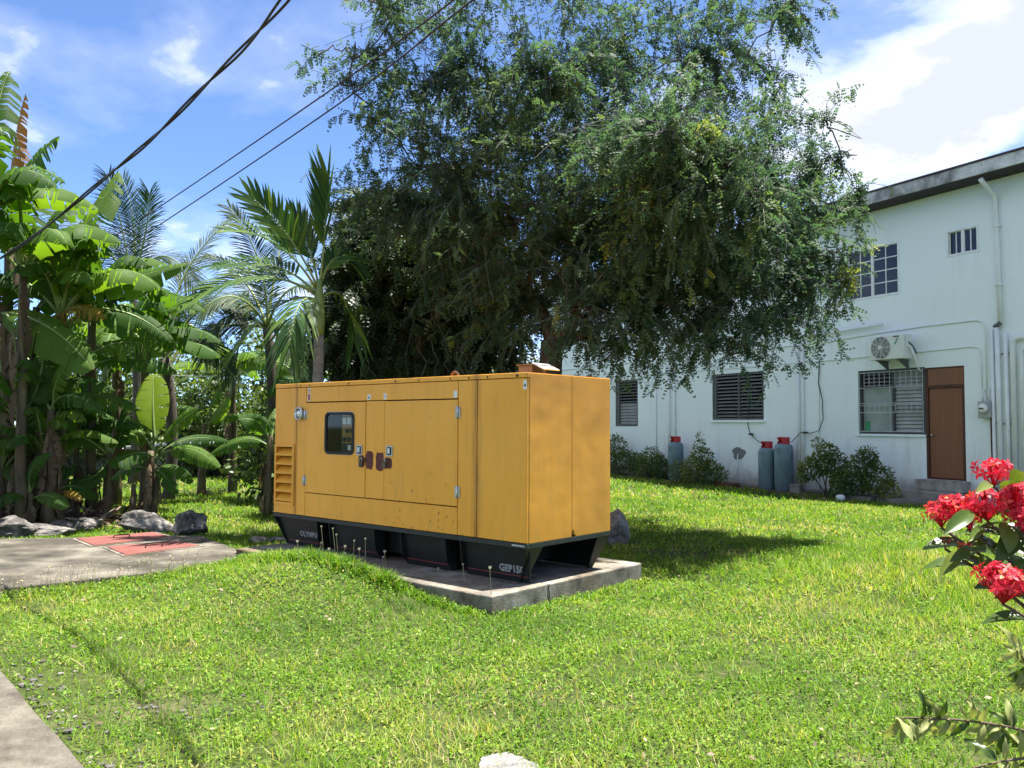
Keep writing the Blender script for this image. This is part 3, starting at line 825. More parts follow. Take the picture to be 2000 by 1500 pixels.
for x in (-2.98, -2.76, -2.02, -1.62, -1.00, -.80):       # gussets at the openings
    MB().prism([(x - .006, .004, rl - .002), (x - .006, .16, rl - .002), (x - .006, .16, .004), (x - .006, .115, .004), (x - .006, .030, .10)], (.012, 0, 0)).build('gusset', 'skid_black', gen)
for y0, y1 in ((.10, .05), ):
    MB().hexa([(-3.64, 1.238 - y0, .002), (-.15, 1.238 - y0, .002), (-.15, 1.238 - y0 + .012, .002), (-3.64, 1.238 - y0 + .012, .002)], [(-3.785, 1.238 - y1, rl - .001), (-.005, 1.238 - y1, rl - .001), (-.005, 1.238 - y1 + .012, rl - .001), (-3.785, 1.238 - y1 + .012, rl - .001)]).build('skid_plate', 'skid_black', gen)
MB().box(-3.3, -.55, .22, 1.02, .06, rl - .02).build('fuel_tank', 'skid_black', gen)
# folded legs at both ends
for xs, s in ((0.0, -1), (-3.79, 1)):
    for (ta, tb, ba, bb) in ((.004, .215, .09, .165), (1.236, 1.025, 1.150, 1.075)):
        t_ = .012 * s
        MB().prism([(xs, ta, rl - .001), (xs, tb, rl - .001), (xs + s * IN, bb, .002), (xs + s * IN, ba, .002)], (t_, 0, 0)).build('skid_leg', 'skid_black', gen)
# pinstripe and lettering on the leaning plates
lean = math.atan2(.05, rl)
def on_plate(x, z):
    y = .10 - (.05) * z / rl - .0018
    return Matrix.Translation((x, y, z)) @ Matrix.Rotation(lean, 4, 'X') @ FLAT
for a, b in ((-3.6, -2.99), (-2.75, -2.03), (-1.61, -1.01), (-.79, -.06)):
    y_ = .10 - .05 * .055 / rl - .0015
    MB().box(a, b, y_ - .001, y_, .052, .058).build('pinstripe', 'lettering_red', gen)
text_mesh('lettering', 'OLYMPIA', .085, 'lettering', gen, on_plate(-3.38, .115), .002)
text_mesh('lettering', 'GEP150', .088, 'lettering', gen, on_plate(-.385, .082), .004)
MB().box(-.19, -.004, -.0034, -.0022, rl + .008, Zb - .008).build('decal', 'decal_black', gen)
text_mesh('lettering', 'MADE IN THE U.K.', .018, 'decal_white', gen, Matrix.Translation((-.165, -.0036, rl + .016)) @ FLAT, .0006)

# ------------------------------------------------------------------ white building
bld = empty('building', BLD_O, BLD_A, 'white two storey building with weathered concrete roof edge, louvre windows and brown door', 'building')
U0, U1, DEEP = -17.2, 7.0, 9.0
WTOP = 6.575
OPEN = {'door': (-.475, .435, .40, 2.82), 'grille': (-2.24, -.475, 1.36, 2.845), 'lo1': (-12.23, -10.95, 1.5, 3.06), 'lo2': (-7.34, -5.30, 1.70, 3.02), 'up': (-2.53, -1.06, 4.54, 5.755), 'small': (.10, .82, 5.165, 5.73)}
w = MB().holed(U0, U1, -.6, WTOP, list(OPEN.values()), 0.0, .16)
w.build('wall', 'white_wall', bld)
MB().box(U0, U0 + .16, .16, DEEP, -.6, WTOP).build('wall', 'white_wall', bld)
MB().box(U1 - .16, U1, .16, DEEP, -.6, WTOP).build('wall', 'white_wall', bld)
MB().box(U0 + .16, U1 - .16, DEEP - .16, DEEP, -.6, WTOP).build('wall', 'white_wall', bld)
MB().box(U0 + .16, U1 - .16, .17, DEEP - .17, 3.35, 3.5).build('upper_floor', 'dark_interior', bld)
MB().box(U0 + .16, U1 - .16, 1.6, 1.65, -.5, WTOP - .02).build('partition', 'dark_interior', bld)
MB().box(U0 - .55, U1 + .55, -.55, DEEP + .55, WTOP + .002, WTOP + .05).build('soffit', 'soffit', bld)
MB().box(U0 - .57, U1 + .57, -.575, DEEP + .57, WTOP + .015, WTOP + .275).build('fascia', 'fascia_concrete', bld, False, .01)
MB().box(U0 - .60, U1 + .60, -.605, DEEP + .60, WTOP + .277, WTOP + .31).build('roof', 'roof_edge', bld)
# fine band where the upper storey starts
def wframe(name, o, fw, y0, y1, mat, extra=()):
    x0, x1, z0, z1 = o
    mb = MB().holed(x0, x1, z0, z1, [(x0 + fw, x1 - fw, z0 + fw, z1 - fw)], y0, y1)
    for e in extra: mb.box(*e)
    return mb.build(name, mat, bld)
def slats(par, x0, x1, z0, z1, n, mat, tilt=0.9, y=.07, depth=.085, close=None):
    h = (z1 - z0) / n
    for k in range(n):
        z = z0 + (k + .5) * h
        t = tilt if close is None or k >= close else 1.25
        dy, dz = depth / 2 * math.cos(t), depth / 2 * math.sin(t)
        MB().prism([(x0, y - dy, z - dz), (x0, y - dy - .004, z - dz + .006), (x0, y + dy - .004, z + dz + .006), (x0, y + dy, z + dz)], (x1 - x0, 0, 0)).build('slat', mat, par)
# louvre window nearest the generator: closed below, open above
x0, x1, z0, z1 = OPEN['lo1']
lw = wframe('window', OPEN['lo1'], .075, .015, .14, 'louvre_frame', [(x0 + .075, x0 + .20, .02, .10, z0 + .075, z1 - .075)])
slats(lw, x0 + .20, x1 - .075, z0 + .08, z1 - .08, 14, 'louvre_grey', .45, .07, .11, 7)
x0, x1, z0, z1 = OPEN['lo2']
xm = (x0 + x1) / 2 + .05
lw = wframe('window', OPEN['lo2'], .06, .015, .14, 'louvre_frame', [(xm - .03, xm + .03, .02, .12, z0 + .06, z1 - .06), (x0 + .06, x0 + .16, .02, .10, z0 + .06, z1 - .06)])
slats(lw, x0 + .16, xm - .03, z0 + .07, z1 - .07, 12, 'louvre_grey', .55, .07, .11)
slats(lw, xm + .03, x1 - .06, z0 + .07, z1 - .07, 12, 'louvre_grey', .55, .07, .11)
MB().box(x0 - .06, x1 + .06, -.05, .02, z0 - .07, z0 - .002).build('sill', 'white_wall', bld, False, .006)
# window with burglar bars beside the door
x0, x1, z0, z1 = OPEN['grille']
gwin = wframe('window', OPEN['grille'], .05, .03, .15, 'louvre_frame', [(-1.345, -1.295, .04, .14, z0 + .05, z1 - .05)])
MB().box(x0 + .06, -1.35, .115, .125, z0 + .05, 2.42).build('curtain', 'curtain', gwin)
MB().box(x0 + .10, x0 + .24, .105, .112, z0 + .06, z0 + .30).build('panel', 'ac_green', gwin)
slats(gwin, x0 + .12, -1.35, 2.44, z1 - .06, 4, 'louvre_grey', .6, .10, .09)
slats(gwin, -1.29, x1 - .12, z0 + .06, z1 - .06, 16, 'louvre_pale', 1.15, .10, .10)
MB().box(x1 - .11, x1 - .05, .04, .14, z0 + .05, z1 - .05).build('jamb', 'louvre_frame', gwin)
for i in range(4):
    zz = z0 + .06 + i * (z1 - z0 - .12) / 3 + (0, -.02, .10, 0)[i]
    MB().box(x0 + .03, x1 - .03, -.012, .0, zz - .008, zz + .008).build('bar', 'grille_steel', gwin)
for zz in (2.02, 2.07):
    MB().box(x0 + .03, x1 - .03, -.012, .0, zz - .006, zz + .006).build('bar', 'grille_steel', gwin)
for i in range(13):
    xx = x0 + .05 + i * (x1 - x0 - .10) / 12
    top = i in (0, 6, 12)
    MB().box(xx - .006, xx + .006, -.022, -.0125, z0 + .04 if top else 2.45, z1 - .04).build('bar', 'grille_steel', gwin)
    if not top:
        MB().box(xx - .005, xx + .005, -.022, -.0125, 1.86, 2.07).build('bar', 'grille_steel', gwin)
MB().box(x0 - .05, x1 + .0, -.04, .02, z0 - .055, z0 - .002).build('sill', 'white_wall', bld, False, .006)
# door with a blind panel over it
x0, x1, z0, z1 = OPEN['door']
dr = MB().holed(x0 + .002, x1 - .002, z0 + .002, z1 - .002, [(x0 + .06, x1 - .06, z0 + .03, 2.37), (x0 + .06, x1 - .02, 2.43, z1 - .03)], .004, .12).build('door', 'door_frame_brown', bld)
MB().box(x0 + .066, x1 - .066, .035, .075, z0 + .034, 2.364).build('door_leaf', 'door_brown', dr, False, .004)
MB().box(x0 + .062, x1 - .022, .015, .06, 2.432, z1 - .032).build('transom_panel', 'door_brown', dr)
MB().lathe([(.022, .0), (.022, -.03), (.03, -.045), (.018, -.06)], 12, (x0 + .14, .034, 1.35), 'Y').build('door_knob', 'zinc', dr, True)
MB().box(x0 - .09, x1 + .10, -.30, -.003, .17, .398).build('step', 'step_concrete', bld, False, .012)
MB().box(x0 - .20, x1 + .14, -.62, -.305, -.30, .168).build('step', 'step_concrete', bld, False, .014)
MB().box(x0 - .55, x1 + .2, -.95, -.625, -.35, -.01).build('step', 'grey_block', bld, False, .014)
# upper windows, white sliding sashes
def glazed(o, cols_r, rows, left_cols):
    x0, x1, z0, z1 = o
    xm = (x0 + x1) / 2
    f = wframe('window', o, .045, -.012, .12, 'white_frame', [(xm - .03, xm + .03, .0, .09, z0 + .045, z1 - .045)])
    for a, b, nc, nr, yy in ((xm + .03, x1 - .045, cols_r, rows, .03), (x0 + .045, xm - .03, left_cols, rows if left_cols > 1 and rows > 1 else 1, .06)):
        pw, ph = (b - a) / nc, (z1 - z0 - .09) / nr
        for i in range(nc):
            for j in range(nr):
                MB().box(a + i * pw + .012, a + (i + 1) * pw - .012, yy, yy + .006, z0 + .045 + j * ph + .012, z0 + .045 + (j + 1) * ph - .012).build('pane', 'window_glass', f)
        for i in range(nc + 1):
            MB().box(a + i * pw - .0115, a + i * pw + .0115, yy - .012, yy + .012, z0 + .046, z1 - .046).build('glazing_bar', 'white_frame', f)
        for j in range(nr + 1):
            MB().box(a + .0116, b - .0116, yy - .009, yy + .009, z0 + .045 + j * ph - .0115, z0 + .045 + j * ph + .0115).build('glazing_bar', 'white_frame', f)
    return f
glazed(OPEN['up'], 2, 4, 2)
glazed(OPEN['small'], 2, 1, 2)
# pipes and conduits fixed to the wall
def pipe(pts, r, mat='white_pipe', name='pipe', n=9, par=None):
    return MB().tube(pts, r, n).build(name, mat, par or bld, True)
pipe([(1.20, -.50, 6.52), (1.21, -.45, 6.46), (1.215, -.10, 6.26), (1.22, -.06, 6.18), (1.245, -.055, 4.8), (1.27, -.055, 3.56)], .05, name='downpipe')
pipe([(1.08, -.05, 3.50), (1.08, -.05, .2), (1.09, -.05, -.1)], .035, name='downpipe')
pipe([(1.19, -.055, 3.54), (1.20, -.055, 2.0), (1.21, -.055, -.2)], .05, name='downpipe')
pipe([(1.36, -.05, 3.40), (1.37, -.05, -.2)], .042, name='downpipe')
pipe([(2.4, -.05, 3.30), (1.62, -.05, 3.30), (1.53, -.05, 3.26), (1.50, -.05, 3.15), (1.50, -.05, -.2)], .055, name='downpipe')
pipe([(2.4, -.05, 3.12), (1.78, -.05, 3.10), (1.69, -.05, 3.05), (1.67, -.05, 2.95), (1.67, -.05, -.2)], .05, name='downpipe')
pipe([(1.86, -.04, 3.0), (1.86, -.04, -.2)], .035, name='downpipe')
pipe([(1.15, -.06, 3.56), (1.30, -.10, 3.62)], .045, 'bar_steel', name='pipe_cap')
pipe([(1.02, -.05, 1.95), (1.03, -.05, .9)], .018, 'rust', name='conduit')
for z in (3.0, 1.6, .7):
    MB().box(1.02, 1.46, -.012, -.002, z - .02, z + .02).build('pipe_bracket', 'galvanised', bld)
for z in (5.6, 4.4):
    MB().box(1.17, 1.32, -.112, -.002, z - .015, z + .015).build('pipe_bracket', 'white_pipe', bld)
pipe([(-17, -.012, 3.62), (-8, -.012, 3.62), (-3.1, -.012, 3.62), (-1.6, -.012, 3.70), (-.4, -.012, 3.74), (.74, -.012, 3.74), (.86, -.012, 3.70), (.92, -.012, 3.60), (.93, -.012, 2.1)], .018, name='conduit', n=7)
pipe([(-17, -.012, 3.16), (-3.0, -.012, 3.16), (-.7, -.012, 3.18), (.62, -.012, 3.20), (.78, -.012, 3.16), (.82, -.012, 3.05), (.83, -.012, 2.2)], .012, name='conduit', n=7)
pipe([(-4.2, -.10, 3.80), (-3.06, -.08, 3.82), (-1.45, -.10, 3.88)], .032, name='pipe')
pipe([(-4.06, -.03, 3.6), (-4.05, -.03, -.2)], .045, name='downpipe')
pipe([(-3.90, -.03, 3.6), (-3.89, -.03, -.2)], .028, name='downpipe')
pipe([(-3.40, -.02, 3.15), (-3.42, -.02, -.2)], .014, name='conduit', n=6)
pipe([(-9.30, -.03, 3.6), (-9.28, -.03, -.3)], .05, name='downpipe')
pipe([(-9.02, -.03, 3.6), (-9.0, -.03, -.3)], .03, name='downpipe')
pipe([(-9.95, -.02, 3.6), (-9.95, -.02, -.3)], .018, name='conduit', n=6)
blobp = []
for i in range(18):
    a = 2 * PI * i / 18
    k = 1 + .12 * math.sin(3 * a + 1) + .08 * math.sin(5 * a)
    blobp.append((-6.27 + .25 * k * math.cos(a), -.012, .77 + .17 * k * math.sin(a)))
MB().prism(blobp, (0, .013, 0)).build('cement_patch', 'cement_patch', bld)
pipe([(-6.24, -.01, .74), (-6.24, -.07, .74), (-6.24, -.07, -.05)], .014, name='standpipe', n=7)
MB().box(1.95, 2.6, -.03, -.002, 3.35, 5.2).build('trunking', 'white_pipe', bld, False, .01)
# skirting lines of rough footing at the base
MB().box(U0, -.98, -.16, -.002, -.6, -.04).build('footing', 'grey_block', bld, False, .02)
MB().box(.63, U1, -.16, -.002, -.6, -.04).build('footing', 'grey_block', bld, False, .02)

def BL(u, off, z):
    """building coordinates to world"""
    p = BLD_O + BX * u - BY * off
    return Vector((p.x, p.y, z))
# air conditioner on brackets
ac = empty('air_conditioner', BL(-1.08, 0, 3.0), BLD_A, 'white outdoor air conditioner unit fixed above the barred window', 'air conditioner')
cs = MB().holed(-.47, .40, .03, .575, [], -.42, -.12)
cs = MB().box(-.47, .40, -.42, -.12, .03, .575).build('casing', 'ac_casing', ac, False, .02, 3)
fc = (-.185, -.4215, .305)
MB().lathe([(.245, .0), (.245, -.004)], 36, fc, 'Y').build('fan_opening', 'ac_dark', ac)
for k in range(5):
    a = 2 * PI * k / 5
    pts = []
    for r_, da in ((.05, -.3), (.21, -.35), (.215, .35), (.05, .3)):
        pts.append((fc[0] + r_ * math.cos(a + da), -.427 - .004 * (da > 0), fc[2] + r_ * math.sin(a + da)))
    MB().prism(pts, (0, .001, 0)).build('fan_blade', 'ac_grille', ac)
gr = MB()
for r_ in (.06, .10, .14, .18, .215, .245):
    gr.tube([(fc[0] + r_ * math.cos(2 * PI * i / 28), -.437, fc[2] + r_ * math.sin(2 * PI * i / 28)) for i in range(29)], .0045, 5, False)
for k in range(12):
    a = 2 * PI * k / 12
    gr.tube([(fc[0] + .04 * math.cos(a), -.438, fc[2] + .04 * math.sin(a)), (fc[0] + .25 * math.cos(a), -.436, fc[2] + .25 * math.sin(a))], .006, 5)
gr.build('fan_grille', 'ac_casing', ac)
MB().lathe([(.045, .0), (.045, -.014), (.02, -.02)], 14, (fc[0], -.436, fc[2]), 'Y').build('hub', 'ac_casing', ac)
MB().prism([(.16, -.423, .36), (.20, -.423, .36), (.28, -.423, .50), (.25, -.423, .50)], (0, .002, 0)).build('emblem', 'ac_green', ac)
MB().box(.14, .29, -.4222, -.4208, .515, .545).build('emblem', 'ac_dark', ac)
MB().box(.405, .425, -.36, -.20, .28, .52).build('valve_cover', 'ac_casing', ac, False, .006)
for x in (-.30, .22):
    MB().box(x - .02, x + .02, -.42, -.001, .0, .028).prism([(x - .015, -.36, .0), (x - .015, -.04, .0), (x - .015, -.02, -.16), (x - .015, -.05, -.17)], (.03, 0, 0)).build('bracket', 'bar_steel', ac)
MB().tube([(.42, -.28, .40), (.46, -.26, .36), (.49, -.20, .28), (.47, -.12, .20), (.45, -.05, .16)], .013, 7).build('hose', 'cable_black', ac, True)
MB().tube([(.43, -.25, .30), (.50, -.20, .10), (.52, -.10, -.18), (.53, -.03, -.26)], .02, 7).build('drain_hose', 'white_pipe', ac, True)
# electricity meter
mt = empty('electricity_meter', BL(.92, 0, 1.72), BLD_A, 'round grey electricity meter in a box right of the brown door', 'meter')
MB().box(-.13, .13, -.12, -.003, .0, .34).build('box', 'meter_grey', mt, False, .01)
MB().lathe([(.10, -.12), (.10, -.17), (.085, -.20), (.05, -.215)], 20, (0, 0, .19), 'Y').build('dial', 'decal_white', mt, True)
MB().box(-.05, .05, -.2185, -.2155, .17, .20).build('register', 'gauge_dark', mt)
for x in (-.06, .06):
    MB().tube([(x, -.05, .342), (x, -.05, .50), (x, -.02, .60)], .018, 8).build('conduit', 'white_pipe', mt, True)
# hanging flexes with regulators for the gas
def flex(pts, label, rr, par_pts=None):
    o = link('gas_hose', MB().tube([BL(*p) for p in pts], .011, 6).mesh('gas_hose'), 'cable_black', None, True)
    tag(o, label, 'hose', 'rubber gas hoses on the white wall')
    c = BL(*rr)
    MB().lathe([(.03, -.03), (.07, -.015), (.07, .015), (.03, .03)], 12, (c.x, c.y, c.z)).build('regulator', 'ac_dark', o, True)
flex([(-3.36, .03, 3.2), (-3.40, .03, 2.6), (-3.28, .04, 2.2), (-3.25, .05, 1.7), (-3.38, .06, 1.42), (-3.62, .08, 1.36), (-3.90, .12, 1.38), (-4.1, .25, 1.12), (-4.15, .34, 1.16), (-4.20, .36, 1.2)], 'black gas hose looping down to the taller of the paired cylinders', (-3.78, .10, 1.37))
flex([(-5.80, .03, 2.3), (-5.88, .03, 1.6), (-5.80, .05, 1.38), (-5.62, .1, 1.24), (-5.3, .2, 1.12), (-4.95, .36, 1.06), (-4.88, .38, 1.05)], 'black gas hose hanging below the double louvre window to a cylinder', (-5.72, .07, 1.31))
# gas cylinders
def cylinder(u, off, rad, h, label, z0):
    o = empty('gas_cylinder', BL(u, off, z0), BLD_A, label, 'gas cylinder', 'gas cylinders against the white wall')
    prof = [(rad * .88, .0), (rad * .90, .05), (rad * .90, .06), (rad, .09), (rad, h - .14), (rad * .97, h - .08), (rad * .85, h - .03), (rad * .6, h), (rad * .3, h + .015)]
    b = MB().lathe(prof, 28).build('body', 'cylinder_blue', o, True)
    for z in (h * .52, h - .15):
        MB().tube([((rad + .001) * math.cos(2 * PI * i / 28), (rad + .001) * math.sin(2 * PI * i / 28), z) for i in range(29)], .006, 5, False).build('weld_seam', 'cylinder_blue', b)
    MB().lathe([(.03, h), (.03, h + .10), (.02, h + .13)], 10).build('valve', 'brown_steel', o, True)
    # collar open towards the lawn
    r0, r1, n = rad * .66, rad * .62, 26
    vs, fs = [], []
    for i in range(n + 1):
        a = math.radians(-60 + 300 * i / n) - PI / 2 + math.radians(60) + .5
        for r_ in (r0, r1):
            for z in (h - .02, h + .17):
                vs.append((r_ * math.cos(a), r_ * math.sin(a), z))
    for i in range(n):
        k = 4 * i
        fs += [(k, k + 4, k + 5, k + 1), (k + 3, k + 7, k + 6, k + 2), (k + 1, k + 5, k + 7, k + 3), (k, k + 2, k + 6, k + 4)]
    fs += [(0, 1, 3, 2), (4 * n, 4 * n + 2, 4 * n + 3, 4 * n + 1)]
    MB().add(vs, fs).build('collar', 'cylinder_red', o)
    MB().add([(r0 * 1.01 * math.cos(a), r0 * 1.01 * math.sin(a), z) for a in (-1.75, -1.95, -2.15) for z in (h + .05, h + .11)], [(0, 2, 3, 1), (2, 4, 5, 3)]).build('label', 'decal_white', o)
cylinder(-8.50, .42, .235, 1.20, 'blue gas cylinder with red collar standing alone between shrubs', -.16)
cylinder(-4.80, .40, .225, 1.08, 'shorter scuffed blue gas cylinder with red collar, left of the pair', -.12)
cylinder(-4.26, .36, .235, 1.20, 'taller blue gas cylinder with red collar, right of the pair', -.12)
# kerb stones and a cap in the grass by the wall
def block(u, off, sx, sy, sz, rz, label, mat='grey_block', name='concrete_block'):
    p = BL(u, off, 0)
    o = MB().box(-sx / 2, sx / 2, -sy / 2, sy / 2, -.05, sz).build(name, mat, None, False, .015)
    o.location = (p.x, p.y, gz(p.x, p.y)); o.rotation_euler = (0, 0, BLD_A + rz)
    tag(o, label, 'concrete block', 'loose concrete blocks by the wall')
block(-1.55, .85, .75, .22, .10, .05, 'long low concrete block in the grass left of the steps')
block(-3.75, .45, .30, .2, .22, .1, 'upright concrete block at the foot of the wall pipes')
block(-6.0, .75, 1.0, .25, .12, -.1, 'crumbling concrete edging left of the paired gas cylinders', 'rust')
p = BL(-1.72, 1.25, 0)
cap = MB().lathe([(.10, 0), (.10, .09), (.085, .13), (.04, .145)], 16).build('plastic_bucket', 'white_pipe', None, True)
cap.location = (p.x, p.y, gz(p.x, p.y) - .01)
tag(cap, 'small white plastic tub upside down in the grass left of the steps', 'tub')
# strip of bare earth along the wall
ev, eq = [], []
for i in range(64):
    u = -17 + i * .3
    o_ = .95 + .16 * math.sin(u * 1.7) + .1 * math.sin(u * 4.3)
    for q in (.02, o_):
        pp = BL(u, q, 0)
        ev.append((pp.x, pp.y, gz(pp.x, pp.y) + .022 - .012 * (q > .5)))
    if i: eq.append((2 * i - 2, 2 * i - 1, 2 * i + 1, 2 * i))
tag(link('earth_strip', quad_mesh('earth_strip', ev, eq), 'bare_earth'), kind='structure')

# ------------------------------------------------------------------ foliage tools
def norm(a):
    return a / np.maximum(np.linalg.norm(a, axis=-1, keepdims=True), 1e-9)
def sprig(n_pairs, length, lw, ll, droop):
    """a pinnate leaf along +X: pairs of rhombic leaflets on a drooping rib"""
    V, Q = [], []
    for i in range(n_pairs):
        t = (i + .6) / n_pairs
        x = length * t; z = -droop * length * t * t
        s = math.sin(PI * (.18 + .72 * t)) ** .6
        for sd in (-1, 1):
            a = np.array([x, 0, z]); d = norm(np.array([.45, sd, -.28]))
            side = norm(np.array([1, -sd * .4, -.1]))
            b = a + d * ll * s * .5 + side * lw * .5; c = a + d * ll * s; e = a + d * ll * s * .5 - side * lw * .5
            k = len(V)
            V += [a, b, c, e]; Q.append((k, k + 1, k + 2, k + 3))
    return np.array(V), np.array(Q)
def scatter(template, pos, xdir, zdir, scale):
    """copies of a template (V,Q) at pos with axes"""
    TV, TQ = template
    X = norm(xdir); Y = norm(np.cross(zdir, X)); Z = np.cross(X, Y)
    R = np.stack([X, Y, Z], -1)                          # n,3,3
    V = np.einsum('nij,kj->nki', R, TV) * scale[:, None, None] + pos[:, None, :]
    n, k = len(pos), len(TV)
    Q = TQ[None] + (np.arange(n) * k)[:, None, None]
    return V.reshape(-1, 3), Q.reshape(-1, 4)
def join(parts):
    Vs, Qs, Ts, k = [], [], [], 0
    for V, Q, T in parts:
        Vs.append(V); Qs.append(Q + k); Ts.append(T); k += len(V)
    return np.concatenate(Vs), np.concatenate(Qs), np.concatenate(Ts)
def rnd_dir(n, rng):
    return norm(rng.normal(size=(n, 3)))
def in_lobes(lobes, n, rng, shell=0.5):
    c = np.array([l[0] for l in lobes], float); r = np.array([l[1] for l in lobes], float)
    w = r ** 2.3
    i = rng.choice(len(lobes), n, p=w / w.sum())
    d = rnd_dir(n, rng)
    rad = (shell + (1 - shell) * rng.random(n)) if shell < 1 else np.ones(n)
    rad = np.where(rng.random(n) < .3, rng.random(n) ** .5, rad)
    return c[i] + d * (r[i] * rad)[:, None], i

RHOMB = (np.array([(0, 0, 0), (.5, .26, .05), (1, 0, -.06), (.5, -.26, .05)]), np.array([(0, 1, 2, 3)]))

def make_tree(name, base, lobes, label, leafmat, n_twig, per, sp, trunk_r, split_z, seed, group=None, cat='tree', lean=(0, 0), hang=.5, tint_mu=.42, twig_len=(.5, 1.0), limb_r=.09, bare=.04, scale=(.8, 1.25), barkmat='bark', yellow=.05, airy=False):
    rng = np.random.default_rng(seed); rr = random.Random(seed)
    root = empty(name, base, 0, label, cat, group)
    B = np.array(base)
    L = [(np.array(c, float) - B, r) for c, r in lobes]
    mb = MB(); tw = MB()
    top = Vector((lean[0], lean[1], split_z))
    tp = [Vector((0, 0, -.15)), Vector((lean[0] * .15, lean[1] * .15, split_z * .3)), Vector((lean[0] * .55, lean[1] * .55, split_z * .65)), top]
    mb.tube([tp[0], tp[0] + Vector((0, 0, .2))] + tp[1:], [trunk_r * 1.5, trunk_r * 1.18, trunk_r, trunk_r * .92, trunk_r * .8], 12)
    nodes = []
    av = [(Vector(tp[2]), trunk_r * .8), (tp[2].lerp(top, .5), trunk_r * .8), (top, trunk_r * .75)]
    for c, r in sorted(L, key=lambda q: (Vector(q[0]) - top).length):     # a limb to the middle of every lobe
        e = Vector(c)
        a, ra = min(av, key=lambda q: (q[0] - e).length + (1.2 if q[0].z > e.z + .4 else 0) - q[1] * 2)
        m = a.lerp(e, .5) + Vector((rr.uniform(-.3, .3), rr.uniform(-.3, .3), .12 * (e - a).length + rr.uniform(-.1, .3)))
        q = through(a, m, e)
        n = 9
        pts = [bez(a, q, e, i / n) + Vector((rr.uniform(-.05, .05), rr.uniform(-.05, .05), rr.uniform(-.05, .05))) * (0 < i < n) for i in range(n + 1)]
        lr = min(ra * .72, limb_r * 1.3)
        rad_ = [max(.010, lr * (1 - .68 * i / n)) for i in range(n + 1)]
        av += [(pts[i], rad_[i]) for i in range(3, n + 1)]
        mb.tube(pts, rad_, 7)
        nodes += [np.array(p) for p in pts[3:]]
    nodes = np.array(nodes)
    # twigs
    ends, li = in_lobes(L, n_twig, rng, .45)
    P_, D_, out = [], [], []
    for k in range(n_twig):
        e = ends[k]; c = L[li[k]][0]
        near = nodes[np.argsort(((nodes - e) ** 2).sum(1))[:5]]
        s = near[rng.integers(len(near))]
        ln = rng.uniform(*twig_len) * min(1.0, .45 + .55 * L[li[k]][1])
        if airy and e[2] > 5.0 and rng.random() < .38: continue
        d0 = norm(e - s)
        st = e - d0 * ln * .6
        hg = hang * (1.35 - min(1.25, max(0., (e[2] - 2.0) / 4.5)))
        tipdir = norm(d0 * .8 + np.array([0, 0, -hg]) + rng.normal(size=3) * .3)
        tip = e + tipdir * ln * .6
        mid = e + np.array([0, 0, .06])
        q = 2 * mid - (st + tip) / 2
        ts = np.linspace(0, 1, 7)[:, None]
        cv = st * (1 - ts) ** 2 + q * 2 * ts * (1 - ts) + tip * ts ** 2
        if rng.random() < .33:
            w0 = s * .5 + st * .5 + rng.normal(size=3) * .06
            tw.tube([tuple(s), tuple(w0), tuple(st)] + [tuple(x) for x in cv[1:]], [.011, .009, .008, .007, .006, .005, .004, .0035, .003], 3, False)
        else:
            tw.tube([tuple(x) for x in cv], [.007, .006, .005, .0045, .004, .0035, .003], 3, False)
        if rng.random() < bare: continue
        t = rng.random(per) * .95 + .05
        t = t[:, None]
        p = st * (1 - t) ** 2 + q * 2 * t * (1 - t) + tip * t ** 2
        tg = norm((q - st) * (1 - t) + (tip - q) * t)
        P_.append(p); D_.append(tg)
    P_ = np.concatenate(P_); D_ = np.concatenate(D_)
    n = len(P_)
    side = norm(np.cross(D_, rnd_dir(n, rng)))
    xd = norm(side + D_ * .5 + np.array([0, 0, -.35]) * hang * 2 + rng.normal(size=(n, 3)) * .15)
    zd = norm(np.array([0, 0, 1.0]) + rng.normal(size=(n, 3)) * .45)
    sc = rng.uniform(*scale, n)
    # tint in patches, some yellowing sprays
    ph = np.sin(P_ @ np.array([1.1, .7, .5]) * 1.6 + seed) * np.sin(P_ @ np.array([-.6, 1.0, 1.2]) * 1.3)
    tint = tint_mu + .16 * ph + rng.normal(0, .11, n)
    yl = np.sin(P_ @ np.array([2.3, 1.1, -1.7]) + 2) * np.sin(P_ @ np.array([-1.4, 2.2, 2.0]) + seed) > (.93 - yellow * 2)
    tint = np.where(yl, tint + .38, tint)
    tint = np.clip(tint, 0, 1)
    parts = []
    idx = rng.integers(0, len(sp), n)
    for j, tpl in enumerate(sp):
        m = idx == j
        V_, Q_ = scatter(tpl, P_[m], xd[m], zd[m], sc[m])
        parts.append((V_, Q_, np.repeat(tint[m], len(tpl[1]))))
    V_, Q_, T_ = join(parts)
    mb.build('trunk', barkmat, root, True)
    tag(tw.build('twigs', 'twig', root, False), kind='stuff')
    cr = link('crown', quad_mesh('crown', V_, Q_, T_), leafmat, root)
    tag(cr, kind='stuff')
    return root

def px_lobes(rows):
    return [(P(x, y, d), r) for x, y, d, r in rows]

